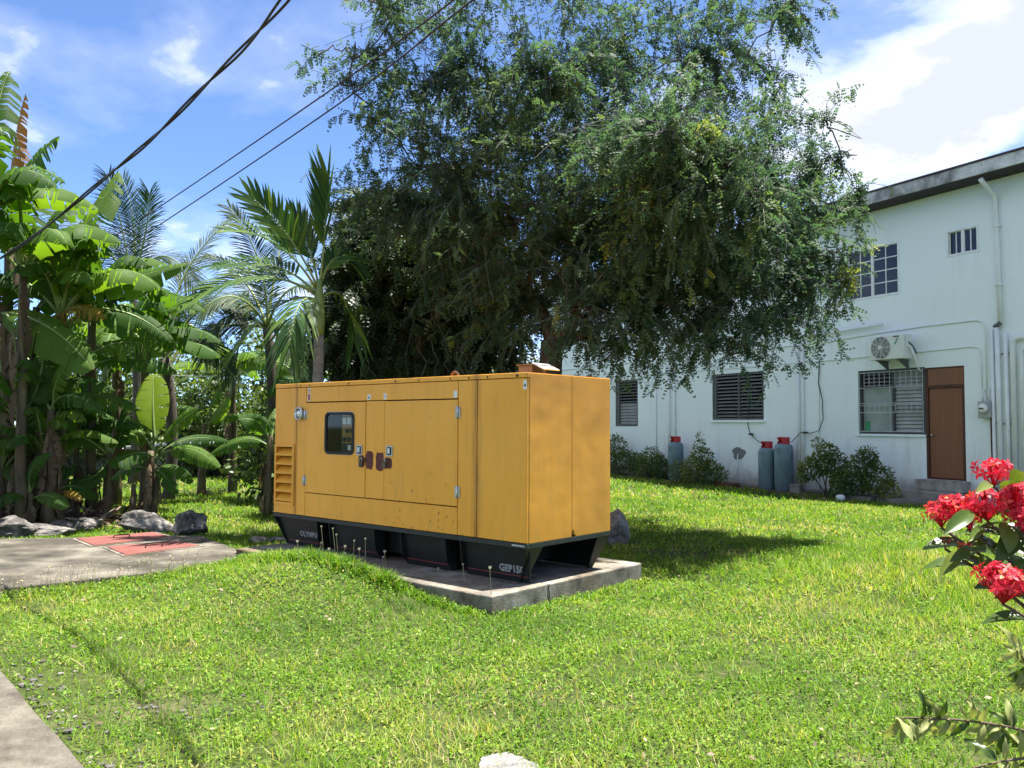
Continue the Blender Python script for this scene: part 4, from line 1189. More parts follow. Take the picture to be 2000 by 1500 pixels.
# ------------------------------------------------------------------ the big tree
SP1 = [sprig(4, .135, .036, .030, .45), sprig(4, .155, .038, .028, .75), sprig(4, .115, .032, .030, .3)]
rows = [(1100, 260, 12.2, 1.75), (960, 150, 12, 1.3), (1260, 150, 12.4, 1.35), (830, 170, 12, 1.0), (730, 120, 12, .55), (665, 165, 11.8, .3), (700, 240, 12, .4),
        (820, 330, 12, 1.05), (750, 400, 12.2, .7), (910, 440, 12.3, 1.2), (1050, 490, 12.2, 1.3), (1200, 450, 11.6, 1.4), (1350, 430, 11.6, 1.4),
        (1480, 310, 11.8, .9), (1400, 130, 12.4, .85), (1510, 170, 12.2, .5), (1580, 340, 11.6, .45), (1550, 450, 11.4, .75), (1450, 550, 11.3, .95),
        (1570, 555, 11.2, .62), (1300, 580, 11.2, .9), (1180, 600, 11.2, .8), (1400, 640, 11.1, .62), (1130, 660, 11, .42), (1250, 650, 11, .42),
        (1525, 610, 11.1, .45), (1600, 560, 11.1, .34), (1000, 610, 12.6, .75), (900, -60, 12.2, 1.1), (1150, -90, 12.5, 1.2), (1400, -60, 12.5, .9), (740, 10, 12.2, .75),
        (1520, 40, 12.5, .6), (1050, 220, 14.0, 1.1), (1300, 360, 13.8, 1.2), (900, 400, 13.8, 1.1), (1150, 480, 14, 1.2), (1635, 430, 11.4, .38), (1625, 240, 11.8, .38), (1640, 330, 11.6, .3), (1620, 510, 11.3, .35), (1662, 490, 11.3, .28), (1668, 395, 11.4, .28), (1655, 570, 11.2, .25),
        (620, 110, 11.8, .3), (1417, 400, 10.0, .75), (1310, 390, 10.1, .75), (1260, 310, 10.2, .85), (1500, 430, 10.2, .6), (1370, 300, 10.3, .8), (1210, 690, 11.0, .22), (1450, 690, 11.0, .28), (1340, 660, 11.0, .28), (1330, 300, 9.6, .75), (1420, 335, 9.6, .65), (1240, 255, 9.7, .7)]
tb = P(1062, 700, 11.9)
tree_base = (tb.x, tb.y, gz(tb.x, tb.y))
make_tree('feathery_tree', tree_base, px_lobes(rows), 'large feathery leaved tree with drooping branches behind the generator', 'tree_leaf', 3300, 27, SP1, .20, 2.75, 5, None, 'tree', (.12, .1), .48, .44, (.55, 1.5), .10, .07, (.75, 1.3), 'bark', .05, True)

# smaller vine covered tree to its left
rows2 = [(760, 560, 14.5, 1.1), (700, 640, 14.2, .9), (830, 640, 14.6, 1.0), (900, 560, 15, 1.1), (960, 660, 15, .8), (780, 470, 14.8, 1.0), (700, 560, 14.2, .6), (870, 450, 15.2, 1.0), (660, 690, 14.0, .5), (745, 710, 14.0, .6), (860, 720, 14.5, .6), (740, 430, 15, .6)]
tb2 = P(858, 740, 14.6)
SP2 = [sprig(4, .19, .05, .07, .5), sprig(4, .17, .05, .075, .8)]
vt = make_tree('vine_covered_tree', (tb2.x, tb2.y, gz(tb2.x, tb2.y)), px_lobes(rows2), 'smaller dull green tree hung with dry vines, left of the feathery tree', 'thicket_leaf', 1100, 20, SP2, .12, 2.6, 9, None, 'tree', (-.1, .1), .8, .40, (.5, 1.1), .06, .15)
vr = random.Random(4); vm = MB()
for k in range(26):
    x, y = vr.uniform(650, 950), vr.uniform(560, 690)
    a = P(x, y, vr.uniform(13.2, 14.0)) - Vector((tb2.x, tb2.y, gz(tb2.x, tb2.y)))
    ln = vr.uniform(.4, 1.3); pts = [a]
    for i in range(6):
        pts.append(pts[-1] + Vector((vr.uniform(-.09, .09), vr.uniform(-.07, .07), -ln / 6)))
    vm.tube(pts, vr.uniform(.004, .010), 4, False)
tag(vm.build('dry_vines', 'twig', vt), kind='stuff')

# ------------------------------------------------------------------ bushes
def bush(name, base, lobes, n, size, leafmat, label, cat, seed, group=None, tint=(.45, .2), stems=5, shell=.55, up=.5):
    rng = np.random.default_rng(seed); rr = random.Random(seed)
    root = empty(name, base, 0, label, cat, group)
    B = np.array(base)
    L = [(np.array(c, float) - B, r) for c, r in lobes]
    p, li = in_lobes(L, n, rng, shell)
    p[:, 2] = np.maximum(p[:, 2], .02)
    c = np.array([l[0] for l in L])[li]
    xd = norm(norm(p - c) + rng.normal(size=(n, 3)) * .6 + np.array([0, 0, .1]))
    zd = norm(np.array([0, 0, up]) + rng.normal(size=(n, 3)) * .6)
    sc = size * rng.uniform(.6, 1.3, n)
    V_, Q_ = scatter(RHOMB, p, xd, zd, sc)
    ph = np.sin(p @ np.array([3.1, 2.2, 1.1]) + seed) * np.sin(p @ np.array([-2., 2.6, 3.0]))
    T_ = np.clip(tint[0] + tint[1] * ph + rng.normal(0, .16, n), 0, 1)
    mb = MB()
    for k in range(stems):
        e = Vector(L[k % len(L)][0]) + Vector((rr.uniform(-.1, .1), rr.uniform(-.1, .1), 0))
        a = Vector((rr.uniform(-.08, .08), rr.uniform(-.08, .08), -.05))
        q = through(a, a.lerp(e, .5) + Vector((rr.uniform(-.1, .1), rr.uniform(-.1, .1), .05)), e)
        mb.tube([bez(a, q, e, i / 6) for i in range(7)], [.02 * (1 - .1 * i) for i in range(7)], 6)
    mb.build('stem', 'twig', root, True)
    tag(link('foliage', quad_mesh('foliage', V_, Q_, T_), leafmat, root), kind='stuff')
    return root
def wall_shrub(u, off, rows, n, label, seed, leafmat='shrub_leaf', size=.075, tint=(.42, .2)):
    b = BL(u, off, 0); b.z = gz(b.x, b.y)
    lobes = [(BL(u + du, off + do, b.z + z), r) for du, do, z, r in rows]
    bush('wall_shrub', b, lobes, n, size, leafmat, label, 'shrub', seed, 'shrubs along the white wall', tint)
wall_shrub(-11.3, .55, [(0, 0, .5, .45), (-.1, 0, .95, .38), (.45, .0, .45, .4), (-.4, .1, .4, .4), (0, .1, 1.05, .16)], 3000, 'dark pointed shrub under the narrow louvre window, half behind the generator', 51)
wall_shrub(-9.55, .6, [(0, 0, .4, .45), (-.5, 0, .35, .4), (.5, 0, .4, .4), (.1, 0, .65, .36), (-.6, .1, .55, .3), (.75, .1, .3, .3)], 3600, 'wide dark shrub left of the lone gas cylinder', 52)
wall_shrub(-7.2, .75, [(0, 0, .4, .45), (.55, 0, .35, .42), (-.6, .05, .3, .36), (.25, 0, .75, .34), (.15, 0, 1.1, .18), (.2, 0, 1.35, .10), (.9, 0, .3, .28)], 3600, 'yellow green shrub with an upright shoot right of the lone cylinder', 53, tint=(.58, .22))
wall_shrub(-2.50, .75, [(-.2, 0, .8, .30), (.2, 0, .72, .34), (-.55, 0, .62, .28), (.0, 0, 1.05, .22), (-.3, 0, 1.25, .14), (.45, .1, .45, .28), (-.8, 0, .45, .16)], 3000, 'open branching shrub right of the wall pipes, bare stems showing', 54, tint=(.5, .22))
wall_shrub(-1.45, .8, [(0, 0, .75, .36), (.3, 0, .5, .38), (-.2, .1, .4, .36), (.1, 0, 1.0, .22), (.6, 0, .25, .26), (-.45, .2, .25, .26)], 3400, 'dense shrub under the barred window beside the door steps', 55, tint=(.5, .25))

# background thicket behind the bananas, each bush its own
brng = random.Random(31)
BG = [(-60, 18.5, 2.2, 'at the far left behind the banana stems'), (90, 20, 1.9, 'behind the leaning banana leaves'), (215, 21, 1.7, 'left of the bright upright banana leaf'), (335, 22, 1.5, 'right of the bright upright banana leaf'), (430, 19.5, 1.6, 'above the low grey wall'), (520, 21, 1.9, 'directly left of the slender palm'),
      (600, 18.5, 1.8, 'behind the slender palm trunk'), (690, 16.2, 1.7, 'behind the vine covered tree, left side'), (760, 16.6, 1.9, 'behind the vine covered tree, middle'), (855, 16.6, 1.8, 'between the two tree trunks'), (945, 19, 1.7, 'immediately left of the big trunk'), (150, 25, 2.4, 'far back between the palms'), (470, 27, 2.6, 'far back below the palm fronds'), (290, 30, 2.9, 'farthest back, over the white pipe')]
for k, (px, D, h, where) in enumerate(BG):
    if px < 640: D = D * .8 + 8.5; h *= 1.6
    b = P(px, 850, D); b.z = gz(b.x, b.y)
    lob = []
    for i in range(9):
        lob.append((b + Vector((brng.uniform(-2.0, 2.0), brng.uniform(-.6, .6), brng.uniform(.12, .85) * h * 1.45)), brng.uniform(.6, 1.05)))
    lob.append((b + Vector((0, 0, h * 1.35)), .6))
    bush('background_bush', b, lob, 5200, .17, 'bush_leaf', 'leafy green bush ' + where, 'bush', 100 + k, 'bushes behind the banana plants', (.45, .22), 6, .5)

# ------------------------------------------------------------------ banana plants
def banana_leaf(par, origin, A, M, T, hw, nrm, mat='banana_leaf', tatter=.35, fold=.28, seed=0, droop=.45, pet=.16, rib=True, n=34):
    """A base, M middle, T tip (world); hw half width in metres; nrm = rough normal of the blade"""
    rr = random.Random(seed)
    A, M, T = A - origin, M - origin, T - origin
    Q = through(A, M, T)
    nrm = Vector(nrm).normalized()
    def frame(t):
        p = bez(A, Q, T, t)
        tg = ((Q - A) * (1 - t) + (T - Q) * t).normalized()
        sd = tg.cross(nrm).normalized()
        up = sd.cross(tg).normalized()
        return p, tg, sd, up
    V, F, UV = [], [], []
    for s in (-1, 1):
        i = 0
        sag = 0.0
        while i < n:
            k = min(n - i, rr.choice((1, 1, 2, 2, 3)) if rr.random() < tatter + .1 else 6)      # whole strips between tears
            sag = rr.uniform(-.06, .42) * tatter * 1.6
            torn = rr.uniform(.86, 1.0) if tatter > .2 else 1.0
            for j in range(k + 1):
                t = pet + (1 - pet) * (i + j) / n
                u = (t - pet) / (1 - pet)
                p, tg, sd, up = frame(t)
                wd = hw * (math.sin(PI * min(1, u * .93 + .07)) ** .55) * torn
                gap = 0.0
                if tatter > .05:
                    if j == 0: gap = (.006 + .016 * tatter) * min(1, k / 2 + .3)
                    if j == k: gap = -(.006 + .016 * tatter) * min(1, k / 2 + .3)
                b = len(V)
                for q, (f, dz) in enumerate(((0, 0), (.55, fold * .55), (1.0, fold * .55 - droop))):
                    pt = p + sd * (s * wd * f) + up * (wd * dz) + Vector((0, 0, -1)) * (wd * f * f * (sag + droop * .6)) + tg * (gap * f + wd * .22 * f)
                    V.append(pt); UV.append((u * 6, f * s))
                if j:
                    for q in range(2):
                        a0, a1 = b - 3 + q, b - 3 + q + 1
                        F.append((a0, a1, a1 + 3, a0 + 3) if s > 0 else (a0, a0 + 3, a1 + 3, a1))
            i += k
    me = quad_mesh('leaf', np.array([tuple(v) for v in V]), np.array(F), None, np.array(UV))
    o = link('leaf', me, mat, par, True)
    if rib:
        mb = MB()
        pts = [bez(A, Q, T, i / 12) - frame(i / 12)[3] * .004 for i in range(13)]
        r0 = max(.006, hw * .085)
        mb.tube(pts, [r0 * (1.35 - 1.15 * i / 12) for i in range(13)], 6)
        mb.build('midrib', 'midrib' if mat not in ('banana_dry',) else 'dry_stalk', o, True)
    return o
def banana(label, base_px, D, stem_top, stem_r, leaves, seed, skirts=6, group='banana plants left of the generator', stems=()):
    rr = random.Random(seed)
    b = P(base_px[0], base_px[1], D); b.z = gz(b.x, b.y)
    root = empty('banana_plant', b, 0, label, 'banana plant', group)
    for (px, py), tp, r in [(base_px, stem_top, stem_r)] + list(stems):
        s0 = P(px, py, D); s0.z = gz(s0.x, s0.y) - .05
        s1 = P(tp[0], tp[1], D)
        pts = [s0.lerp(s1, i / 6) - b + Vector((rr.uniform(-.015, .015), rr.uniform(-.015, .015), 0)) for i in range(7)]
        MB().tube(pts, [r * (1.25 - .65 * i / 6) for i in range(7)], 12).build('pseudostem', 'banana_stem', root, True)
        for k in range(skirts):
            t = rr.uniform(.1, .9)
            a = s0.lerp(s1, t); an = rr.uniform(PI, 2 * PI) if k % 3 else rr.uniform(0, 2 * PI)
            o_ = Vector((math.cos(an), math.sin(an), 0))
            ln = min(rr.uniform(.25, .75), max(.12, a.z - gz(a.x, a.y) - .02))
            banana_leaf(root, b, a + o_ * r * .9, a + o_ * (r + .07) + Vector((0, 0, -ln * .4)), a + o_ * (r + .05) + Vector((rr.uniform(-.06, .06), 0, -ln)), rr.uniform(.035, .075), (o_.x, o_.y, .2), 'banana_dead', .9, .1, rr.randrange(9999), .1, .02, False, 8)
    for k, lf in enumerate(leaves):
        pts, hwpx = lf[0], lf[1]
        kw = dict(lf[2]) if len(lf) > 2 else {}
        dd = kw.pop('d', None)
        if dd is None:
            s = -1 if k % 2 else 1
            dd = (0, s * .12, s * .35)
        A, M_, T = (P(x, y, D + q) for (x, y), q in zip(pts, dd))
        nn = kw.pop('n', (0, -.75, .66))
        banana_leaf(root, b, A, M_, T, hwpx * D / FPX, nn, seed=seed * 100 + k, **kw)
    return root
UPR = (0.05, -1, .12)
banana('tall banana clump at the left edge with hanging brown dead leaves', (12, 1010), 12.7, (18, 430), .10, [
    (((62, 570), (165, 445), (232, 335)), 40, {'n': (-.3, -.8, .6), 'mat': 'banana_leaf', 'tatter': .8}),
    (((120, 592), (245, 548), (368, 515)), 30, {'tatter': .6, 'n': (0, -.8, .6)}),
    (((150, 608), (250, 612), (338, 670)), 36, {'tatter': .8}),
    (((-20, 615), (80, 630), (182, 722)), 44, {'d': (0, -.5, -.9), 'tatter': .3}),
    (((160, 705), (240, 668), (325, 690)), 26, {'tatter': .7}),
    (((168, 716), (262, 700), (346, 728)), 20, {'d': (0, .4, .8)}),
    (((15, 510), (80, 482), (205, 512)), 32, {'tatter': .7, 'd': (0, .3, .5)}),
    (((22, 390), (62, 320), (116, 266)), 30, {'tatter': .8, 'n': (-.4, -.8, .5)}),
    (((-5, 350), (-8, 235), (18, 138)), 42, {'n': UPR, 'tatter': .9}),
    (((-20, 420), (10, 350), (60, 395)), 40, {'n': (.1, -.9, .4), 'tatter': .9}),
    (((30, 575), (50, 450), (48, 372)), 52, {'n': UPR, 'tatter': .8}),
    (((20, 480), (-10, 400), (-60, 380)), 46, {'tatter': .8}),
    (((85, 670), (82, 720), (62, 785)), 38, {'n': (.1, -.95, .3), 'd': (0, -.4, -.6), 'tatter': .1}),
    (((78, 650), (140, 600), (205, 622)), 24, {'mat': 'banana_yellow', 'tatter': .9, 'd': (0, -.2, -.4)}),
    (((100, 560), (175, 545), (215, 600)), 34, {'tatter': .6}),
    (((130, 640), (200, 600), (300, 625)), 30, {'tatter': .6, 'd': (0, .4, .9)}),
    (((40, 640), (110, 560), (150, 470)), 36, {'tatter': .5, 'd': (0, .4, .7), 'n': (-.4, -.8, .4)}),
    (((60, 620), (20, 560), (-40, 560)), 40, {'tatter': .5}),
    (((50, 700), (10, 690), (-40, 740)), 36, {'tatter': .4}),
    (((22, 440), (26, 320), (50, 182)), 13, {'mat': 'banana_dry', 'n': UPR, 'tatter': 1.0, 'droop': .9, 'fold': -.6}),
    (((20, 420), (40, 350), (38, 265)), 20, {'mat': 'banana_dry', 'n': UPR, 'tatter': 1.0, 'droop': 1.1, 'fold': -.6}),
    (((24, 430), (38, 470), (30, 560)), 16, {'mat': 'banana_dead', 'n': UPR, 'tatter': 1.0, 'droop': .5}),
    (((10, 610), (30, 680), (22, 800)), 24, {'mat': 'banana_dead', 'n': UPR, 'tatter': 1.0, 'droop': .5, 'd': (-.3, -.35, -.35)}),
    (((30, 640), (52, 720), (48, 830)), 18, {'mat': 'banana_dead', 'n': UPR, 'tatter': 1.0, 'droop': .5, 'd': (-.2, -.25, -.25)}),
    (((0, 700), (5, 780), (10, 880)), 22, {'mat': 'banana_dead', 'n': UPR, 'tatter': 1.0, 'droop': .5, 'd': (-.3, -.35, -.3)}),
], 1, 14, stems=[((52, 1000), (70, 600), .075), ((-40, 1000), (-20, 450), .10)])
banana('banana plant with broad side leaves between the tall clump and the young plants', (96, 990), 12.2, (100, 800), .085, [
    (((100, 800), (140, 742), (226, 764)), 18, {'tatter': .7}),
    (((95, 810), (130, 772), (200, 800)), 20, {'tatter': .5}),
    (((100, 805), (60, 765), (-5, 790)), 24, {'tatter': .4}),
    (((105, 800), (112, 740), (150, 690)), 22, {'n': (-.3, -.9, .3), 'tatter': .4}),
    (((100, 815), (90, 770), (72, 700)), 26, {'n': UPR, 'tatter': .4}),
    (((105, 820), (170, 770), (275, 800)), 22, {'tatter': .6, 'd': (0, .5, .9)}),
    (((100, 850), (60, 860), (40, 930)), 16, {'mat': 'banana_dry', 'tatter': .9}),
], 2, 8)
banana('young banana plant with dark stem left of the bright upright leaf', (208, 1016), 13.2, (212, 885), .062, [
    (((213, 886), (165, 826), (90, 832)), 23, {'tatter': .25}),
    (((211, 890), (150, 852), (78, 872)), 20, {'tatter': .3, 'd': (0, -.3, -.5)}),
    (((214, 880), (205, 832), (222, 786)), 15, {'n': UPR, 'tatter': .1}),
    (((216, 884), (236, 848), (238, 800)), 17, {'n': (-.4, -.9, .2), 'tatter': .1, 'd': (0, .1, .3)}),
    (((212, 895), (180, 932), (128, 938)), 16, {'tatter': .1, 'd': (0, -.3, -.4)}),
    (((216, 890), (250, 850), (282, 862)), 16, {'tatter': .3, 'd': (0, .3, .6)}),
    (((214, 888), (200, 850), (160, 800)), 18, {'tatter': .3, 'd': (0, .3, .6)}),
], 3, 5)
banana('young banana plant with one bright backlit leaf standing upright', (284, 1010), 13.6, (297, 880), .085, [
    (((303, 862), (299, 795), (300, 730)), 33, {'n': UPR, 'mat': 'banana_young', 'tatter': .12, 'pet': .14, 'droop': .05, 'fold': .2}),
    (((310, 874), (346, 826), (388, 797)), 19, {'n': (-.5, -.8, .4), 'tatter': .3}),
    (((314, 882), (375, 856), (447, 862)), 15, {'tatter': .2, 'd': (0, .2, .3)}),
    (((314, 886), (375, 878), (428, 914)), 20, {'tatter': .4, 'd': (0, -.3, -.6)}),
    (((300, 892), (262, 885), (212, 908)), 23, {'tatter': .3, 'd': (0, -.4, -.7)}),
    (((300, 880), (268, 838), (232, 820)), 25, {'tatter': .4, 'd': (0, .3, .6)}),
    (((302, 918), (322, 930), (346, 966)), 13, {'tatter': .2, 'd': (0, -.2, -.3)}),
    (((300, 915), (342, 914), (375, 944)), 13, {'tatter': .2}),
    (((290, 918), (255, 912), (217, 936)), 15, {'tatter': .5}),
    (((296, 876), (290, 830), (262, 790)), 18, {'n': UPR, 'tatter': .3, 'd': (0, .3, .5)}),
], 4, 12, stems=[((258, 1006), (262, 945), .055), ((300, 1010), (306, 930), .05)])
banana('slim banana plant at the left end of the generator', (520, 1006), 13.9, (528, 850), .065, [
    (((526, 872), (475, 858), (410, 888)), 17, {'tatter': .25}),
    (((528, 862), (502, 824), (466, 820)), 22, {'tatter': .2, 'n': (-.2, -.9, .4)}),
    (((530, 858), (535, 830), (540, 796)), 20, {'n': UPR, 'tatter': .2}),
    (((532, 862), (570, 830), (610, 850)), 18, {'tatter': .3}),
    (((522, 900), (512, 920), (508, 955)), 9, {'mat': 'banana_dry', 'tatter': .9}),
], 5, 8)
banana('low young banana sprout in front of the dead leaves at the left', (56, 1044), 12.0, (60, 965), .045, [
    (((58, 968), (35, 922), (-10, 905)), 18, {'tatter': .1}),
    (((60, 964), (62, 915), (98, 886)), 17, {'tatter': .1, 'n': (-.4, -.9, .3)}),
    (((62, 974), (98, 968), (134, 992)), 15, {'tatter': .1, 'd': (0, -.3, -.4)}),
    (((56, 974), (22, 966), (-8, 990)), 14, {'tatter': .1, 'd': (0, -.3, -.4)}),
    (((60, 960), (70, 930), (74, 900)), 12, {'n': UPR, 'tatter': .05}),
    (((60, 960), (40, 900), (42, 872)), 13, {'n': UPR, 'tatter': .05, 'd': (0, .2, .3)}),
], 6, 3)
banana('small banana sprout with a yellowing leaf between the low sprout and young plants', (112, 1020), 12.4, (113, 945), .04, [
    (((114, 946), (128, 920), (146, 906)), 15, {'tatter': .1, 'n': (-.3, -.9, .4)}),
    (((112, 948), (92, 925), (80, 910)), 14, {'tatter': .1}),
    (((115, 955), (150, 950), (192, 972)), 15, {'tatter': .1}),
    (((116, 962), (140, 962), (160, 978)), 9, {'mat': 'banana_yellow', 'tatter': .4, 'd': (0, -.3, -.4)}),
    (((113, 946), (116, 915), (110, 890)), 12, {'n': UPR, 'tatter': .05}),
], 7, 2)
banana('banana plant with dark drooping leaves behind the slender palm trunk', (585, 900), 17.0, (590, 750), .09, [
    (((588, 752), (540, 706), (462, 712)), 24, {'tatter': .4}),
    (((590, 750), (570, 705), (505, 690)), 20, {'tatter': .4, 'd': (0, .3, .6)}),
    (((592, 748), (600, 700), (596, 655)), 20, {'n': UPR, 'tatter': .3}),
    (((594, 750), (640, 710), (690, 730)), 22, {'tatter': .4}),
    (((588, 755), (560, 740), (520, 775)), 18, {'tatter': .4, 'd': (0, -.3, -.5)}),
], 8, 3)
banana('banana plant with two raised leaves behind the low grey wall', (395, 900), 18.0, (400, 830), .08, [
    (((401, 832), (428, 762), (458, 740)), 13, {'tatter': .4, 'n': (-.5, -.8, .3)}),
    (((402, 834), (430, 800), (450, 773)), 15, {'tatter': .2, 'n': (-.5, -.8, .3)}),
    (((400, 834), (440, 815), (478, 812)), 10, {'tatter': .3}),
    (((398, 834), (370, 800), (330, 800)), 14, {'tatter': .3}),
], 9, 2)

def banana_auto(label, px, D, crown_y, n, ln, hw, seed, r=.09):
    rr = random.Random(seed)
    b = P(px, 900, D); b.z = gz(b.x, b.y)
    root = empty('banana_plant', b, 0, label, 'banana plant', 'banana plants left of the generator')
    c = P(px, crown_y, D)
    MB().tube([(c - b) * (i / 7) + Vector((.015 * math.sin(i * 2), 0, -.05 * (i == 0))) for i in range(8)], [r * (1.2 - .07 * i) for i in range(8)], 12).build('pseudostem', 'banana_stem', root, True)
    for k in range(n):
        an = 2 * PI * (k * .382 + rr.uniform(-.08, .08))
        el = rr.uniform(.15, 1.15)
        d = Vector((math.cos(an) * math.cos(el), math.sin(an) * math.cos(el) * .8, math.sin(el)))
        l = ln * rr.uniform(.75, 1.15)
        M_ = c + d * l * .55
        T = c + Vector((d.x, d.y, 0)) * l * 1.15 + Vector((0, 0, d.z * l * .62 - l * .22 * math.cos(el)))
        side = Vector((d.x, d.y, 0)); 
        nn = Vector((-d.x * d.z, -d.y * d.z, math.cos(el) + .25)) if side.length > .1 else Vector((0, -1, .2))
        banana_leaf(root, b, c - Vector((0, 0, .15)), M_, T, hw * rr.uniform(.8, 1.15), nn, tatter=rr.uniform(.35, .9), seed=seed * 77 + k, droop=rr.uniform(.35, .7), pet=.18)
    for k in range(5):
        a = b.lerp(c, rr.uniform(.3, .95)); an = rr.uniform(PI, 2 * PI); o_ = Vector((math.cos(an), math.sin(an), 0))
        banana_leaf(root, b, a + o_ * r, a + o_ * (r + .08) - Vector((0, 0, .25)), a + o_ * (r + .05) - Vector((0, 0, min(.6, a.z - b.z))), .07, (o_.x, o_.y, .2), 'banana_dead', .9, .1, seed + k, .1, .02, False, 8)
    return root
banana_auto('banana plant just right of the tall clump, its leaves crossing the sky', 120, 12.6, 600, 12, 1.75, .27, 801)
banana_auto('banana plant deep in the clump behind the yellowing leaf', 45, 12.0, 520, 11, 1.8, .28, 802, .07)
banana_auto('banana plant at the very left edge, highest crown of the clump', -40, 11.4, 420, 11, 1.8, .28, 803, .07)
banana_auto('banana plant behind the young plants, below the pale arching frond', 228, 15.4, 690, 11, 1.6, .25, 804)
banana_auto('banana plant far back between young plants and slender palm', 455, 18.6, 735, 9, 1.4, .22, 805)
banana_auto('banana plant in shade low behind the tall clump', 75, 14.0, 700, 10, 1.5, .24, 806)

banana_auto('banana plant with leaves reaching right, between pale frond and upright bright leaf', 285, 14.9, 660, 10, 1.55, .25, 807)
banana_auto('banana plant whose leaves hang over the young plants, right of the yellowing leaf', 180, 13.3, 600, 11, 1.7, .27, 808, .08)
banana_auto('knee high banana sucker at the foot of the tall clump, left edge', 5, 12.2, 900, 10, .95, .15, 811, .05)
banana_auto('banana sucker with upright leaves right of the tall clump stems', 85, 12.3, 860, 10, 1.0, .16, 812, .05)
banana_auto('banana sucker hiding the base of the second tall stem', 40, 12.2, 800, 11, 1.15, .18, 813, .06)
banana_auto('waist high banana sucker between tall clump and young plants', 150, 13.2, 850, 9, 1.0, .16, 814, .05)

# dead leaf litter under the clump
lr_ = np.random.default_rng(77)
n = 900
c0, c1 = G(-60, 1030), G(215, 1022)
t = lr_.random(n)
lx = c0.x + (c1.x - c0.x) * t + lr_.normal(0, .25, n); ly = c0.y + (c1.y - c0.y) * t + lr_.normal(0, .32, n)
pos = np.stack([lx, ly, ground_z(lx, ly) + lr_.random(n) * .16 * np.exp(-((t - .3) / .4) ** 2) + .02], 1)
xd = norm(np.stack([lr_.normal(size=n), lr_.normal(size=n) * .6, lr_.normal(size=n) * .25], 1))
STRIP = (np.array([(0, -.06, 0), (.0, .06, 0), (.35, .09, .04), (.35, -.08, .05), (.7, .06, .02), (.7, -.07, .05), (1, .02, -.04), (1, -.02, -.02)]), np.array([(0, 3, 2, 1), (3, 5, 4, 2), (5, 7, 6, 4)]))
Vl, Ql = scatter(STRIP, pos, xd, norm(np.array([0, 0, 1.]) + lr_.normal(size=(n, 3)) * .4), lr_.uniform(.15, .55, n))
tag(link('leaf_litter', quad_mesh('leaf_litter', Vl, Ql, np.repeat(np.clip(lr_.normal(.45, .25, n), 0, 1), 3)), 'litter'), 'dry brown banana leaf litter heaped below the tall clump', 'leaf litter', None, 'stuff')

# ------------------------------------------------------------------ palms
def leaflet_pts(p, d, up, ln, w, droop):
    sd = d.cross(up).normalized()
    out = []
    for t, ww in ((0, .35), (.3, 1.0), (.7, .75), (1.0, .06)):
        c = p + d * (ln * t) + Vector((0, 0, -1)) * (droop * ln * t * t)
        out += [c - sd * w * ww * .5, c + sd * w * ww * .5]
    return out
LQ = [(0, 2, 3, 1), (2, 4, 5, 3), (4, 6, 7, 5)]
def frond(par, origin, A, M, T, n, ln, w, nrm, droop, ang, seed, mat, single=False, rach=.014, start=.18, one_side=0, tint=.4, vee=.25):
    rr = random.Random(seed)
    A, M, T = A - origin, M - origin, T - origin
    Q = through(A, M, T)
    nrm = Vector(nrm).normalized()
    rc = MB().tube([bez(A, Q, T, i / 14) for i in range(15)], [rach * (1.2 - 1.0 * i / 14) for i in range(15)], 6)
    fr = rc.build('frond', 'rachis', par, True)
    V, F, TT = [], [], []
    for i in range(n):
        t = start + (1 - start) * (i + .5) / n
        p = bez(A, Q, T, t)
        tg = ((Q - A) * (1 - t) + (T - Q) * t).normalized()
        sd = tg.cross(nrm).normalized(); up = sd.cross(tg).normalized()
        u = (t - start) / (1 - start)
        l = ln * (.55 + .45 * math.sin(PI * (.15 + .75 * u))) * rr.uniform(.9, 1.08)
        a = ang * (1 - .55 * u ** 2)
        for s in (-1, 1):
            if one_side and s != one_side and rr.random() < .8: continue
            d = (tg * math.cos(a) + sd * (s * math.sin(a)) + up * vee + Vector((rr.uniform(-.06, .06), rr.uniform(-.06, .06), rr.uniform(-.06, .06)))).normalized()
            pts = leaflet_pts(p, d, up, l, w * rr.uniform(.8, 1.1), droop * rr.uniform(.6, 1.3))
            if single:
                me = quad_mesh('leaflet', np.array([tuple(v) for v in pts]), np.array(LQ))
                link('leaflet', me, mat, fr, True)
            else:
                k = len(V); V += [tuple(v) for v in pts]; F += [tuple(q + k for q in f) for f in LQ]
                TT += [min(1, max(0, tint + rr.gauss(0, .14)))] * 3
    if not single:
        tag(link('leaflets', quad_mesh('leaflets', np.array(V), np.array(F), TT), mat, fr, True), kind='stuff')
    return fr
# slender palm beside the generator
D = 11.4
pb_ = P(622, 1000, D); pb_.z = gz(pb_.x, pb_.y)
palm = empty('slender_palm', pb_, 0, 'slender palm with broad glossy leaflets standing behind the generator left end', 'palm')
tt_ = P(621, 655, D) - pb_
MB().tube([Vector((0, 0, -.1))] + [tt_ * (i / 8) + Vector((.012 * math.sin(i), 0, 0)) for i in range(9)], [.085] + [.08 - .0015 * i for i in range(9)], 12).build('trunk', 'palm_bark', palm, True)
for i in range(12):
    zc = tt_ * (.45 + .045 * i)
    MB().tube([(zc.x + .076 * math.cos(2 * PI * j / 14), zc.y + .076 * math.sin(2 * PI * j / 14), zc.z) for j in range(15)], .006, 5, False).build('leaf_scar', 'palm_bark', palm)
cs0, cs1 = P(621, 660, D) - pb_, P(624, 545, D) - pb_
MB().tube([cs0.lerp(cs1, i / 6) for i in range(7)], [.07, .085, .09, .08, .065, .05, .03], 12).build('crownshaft', 'crownshaft', palm, True)
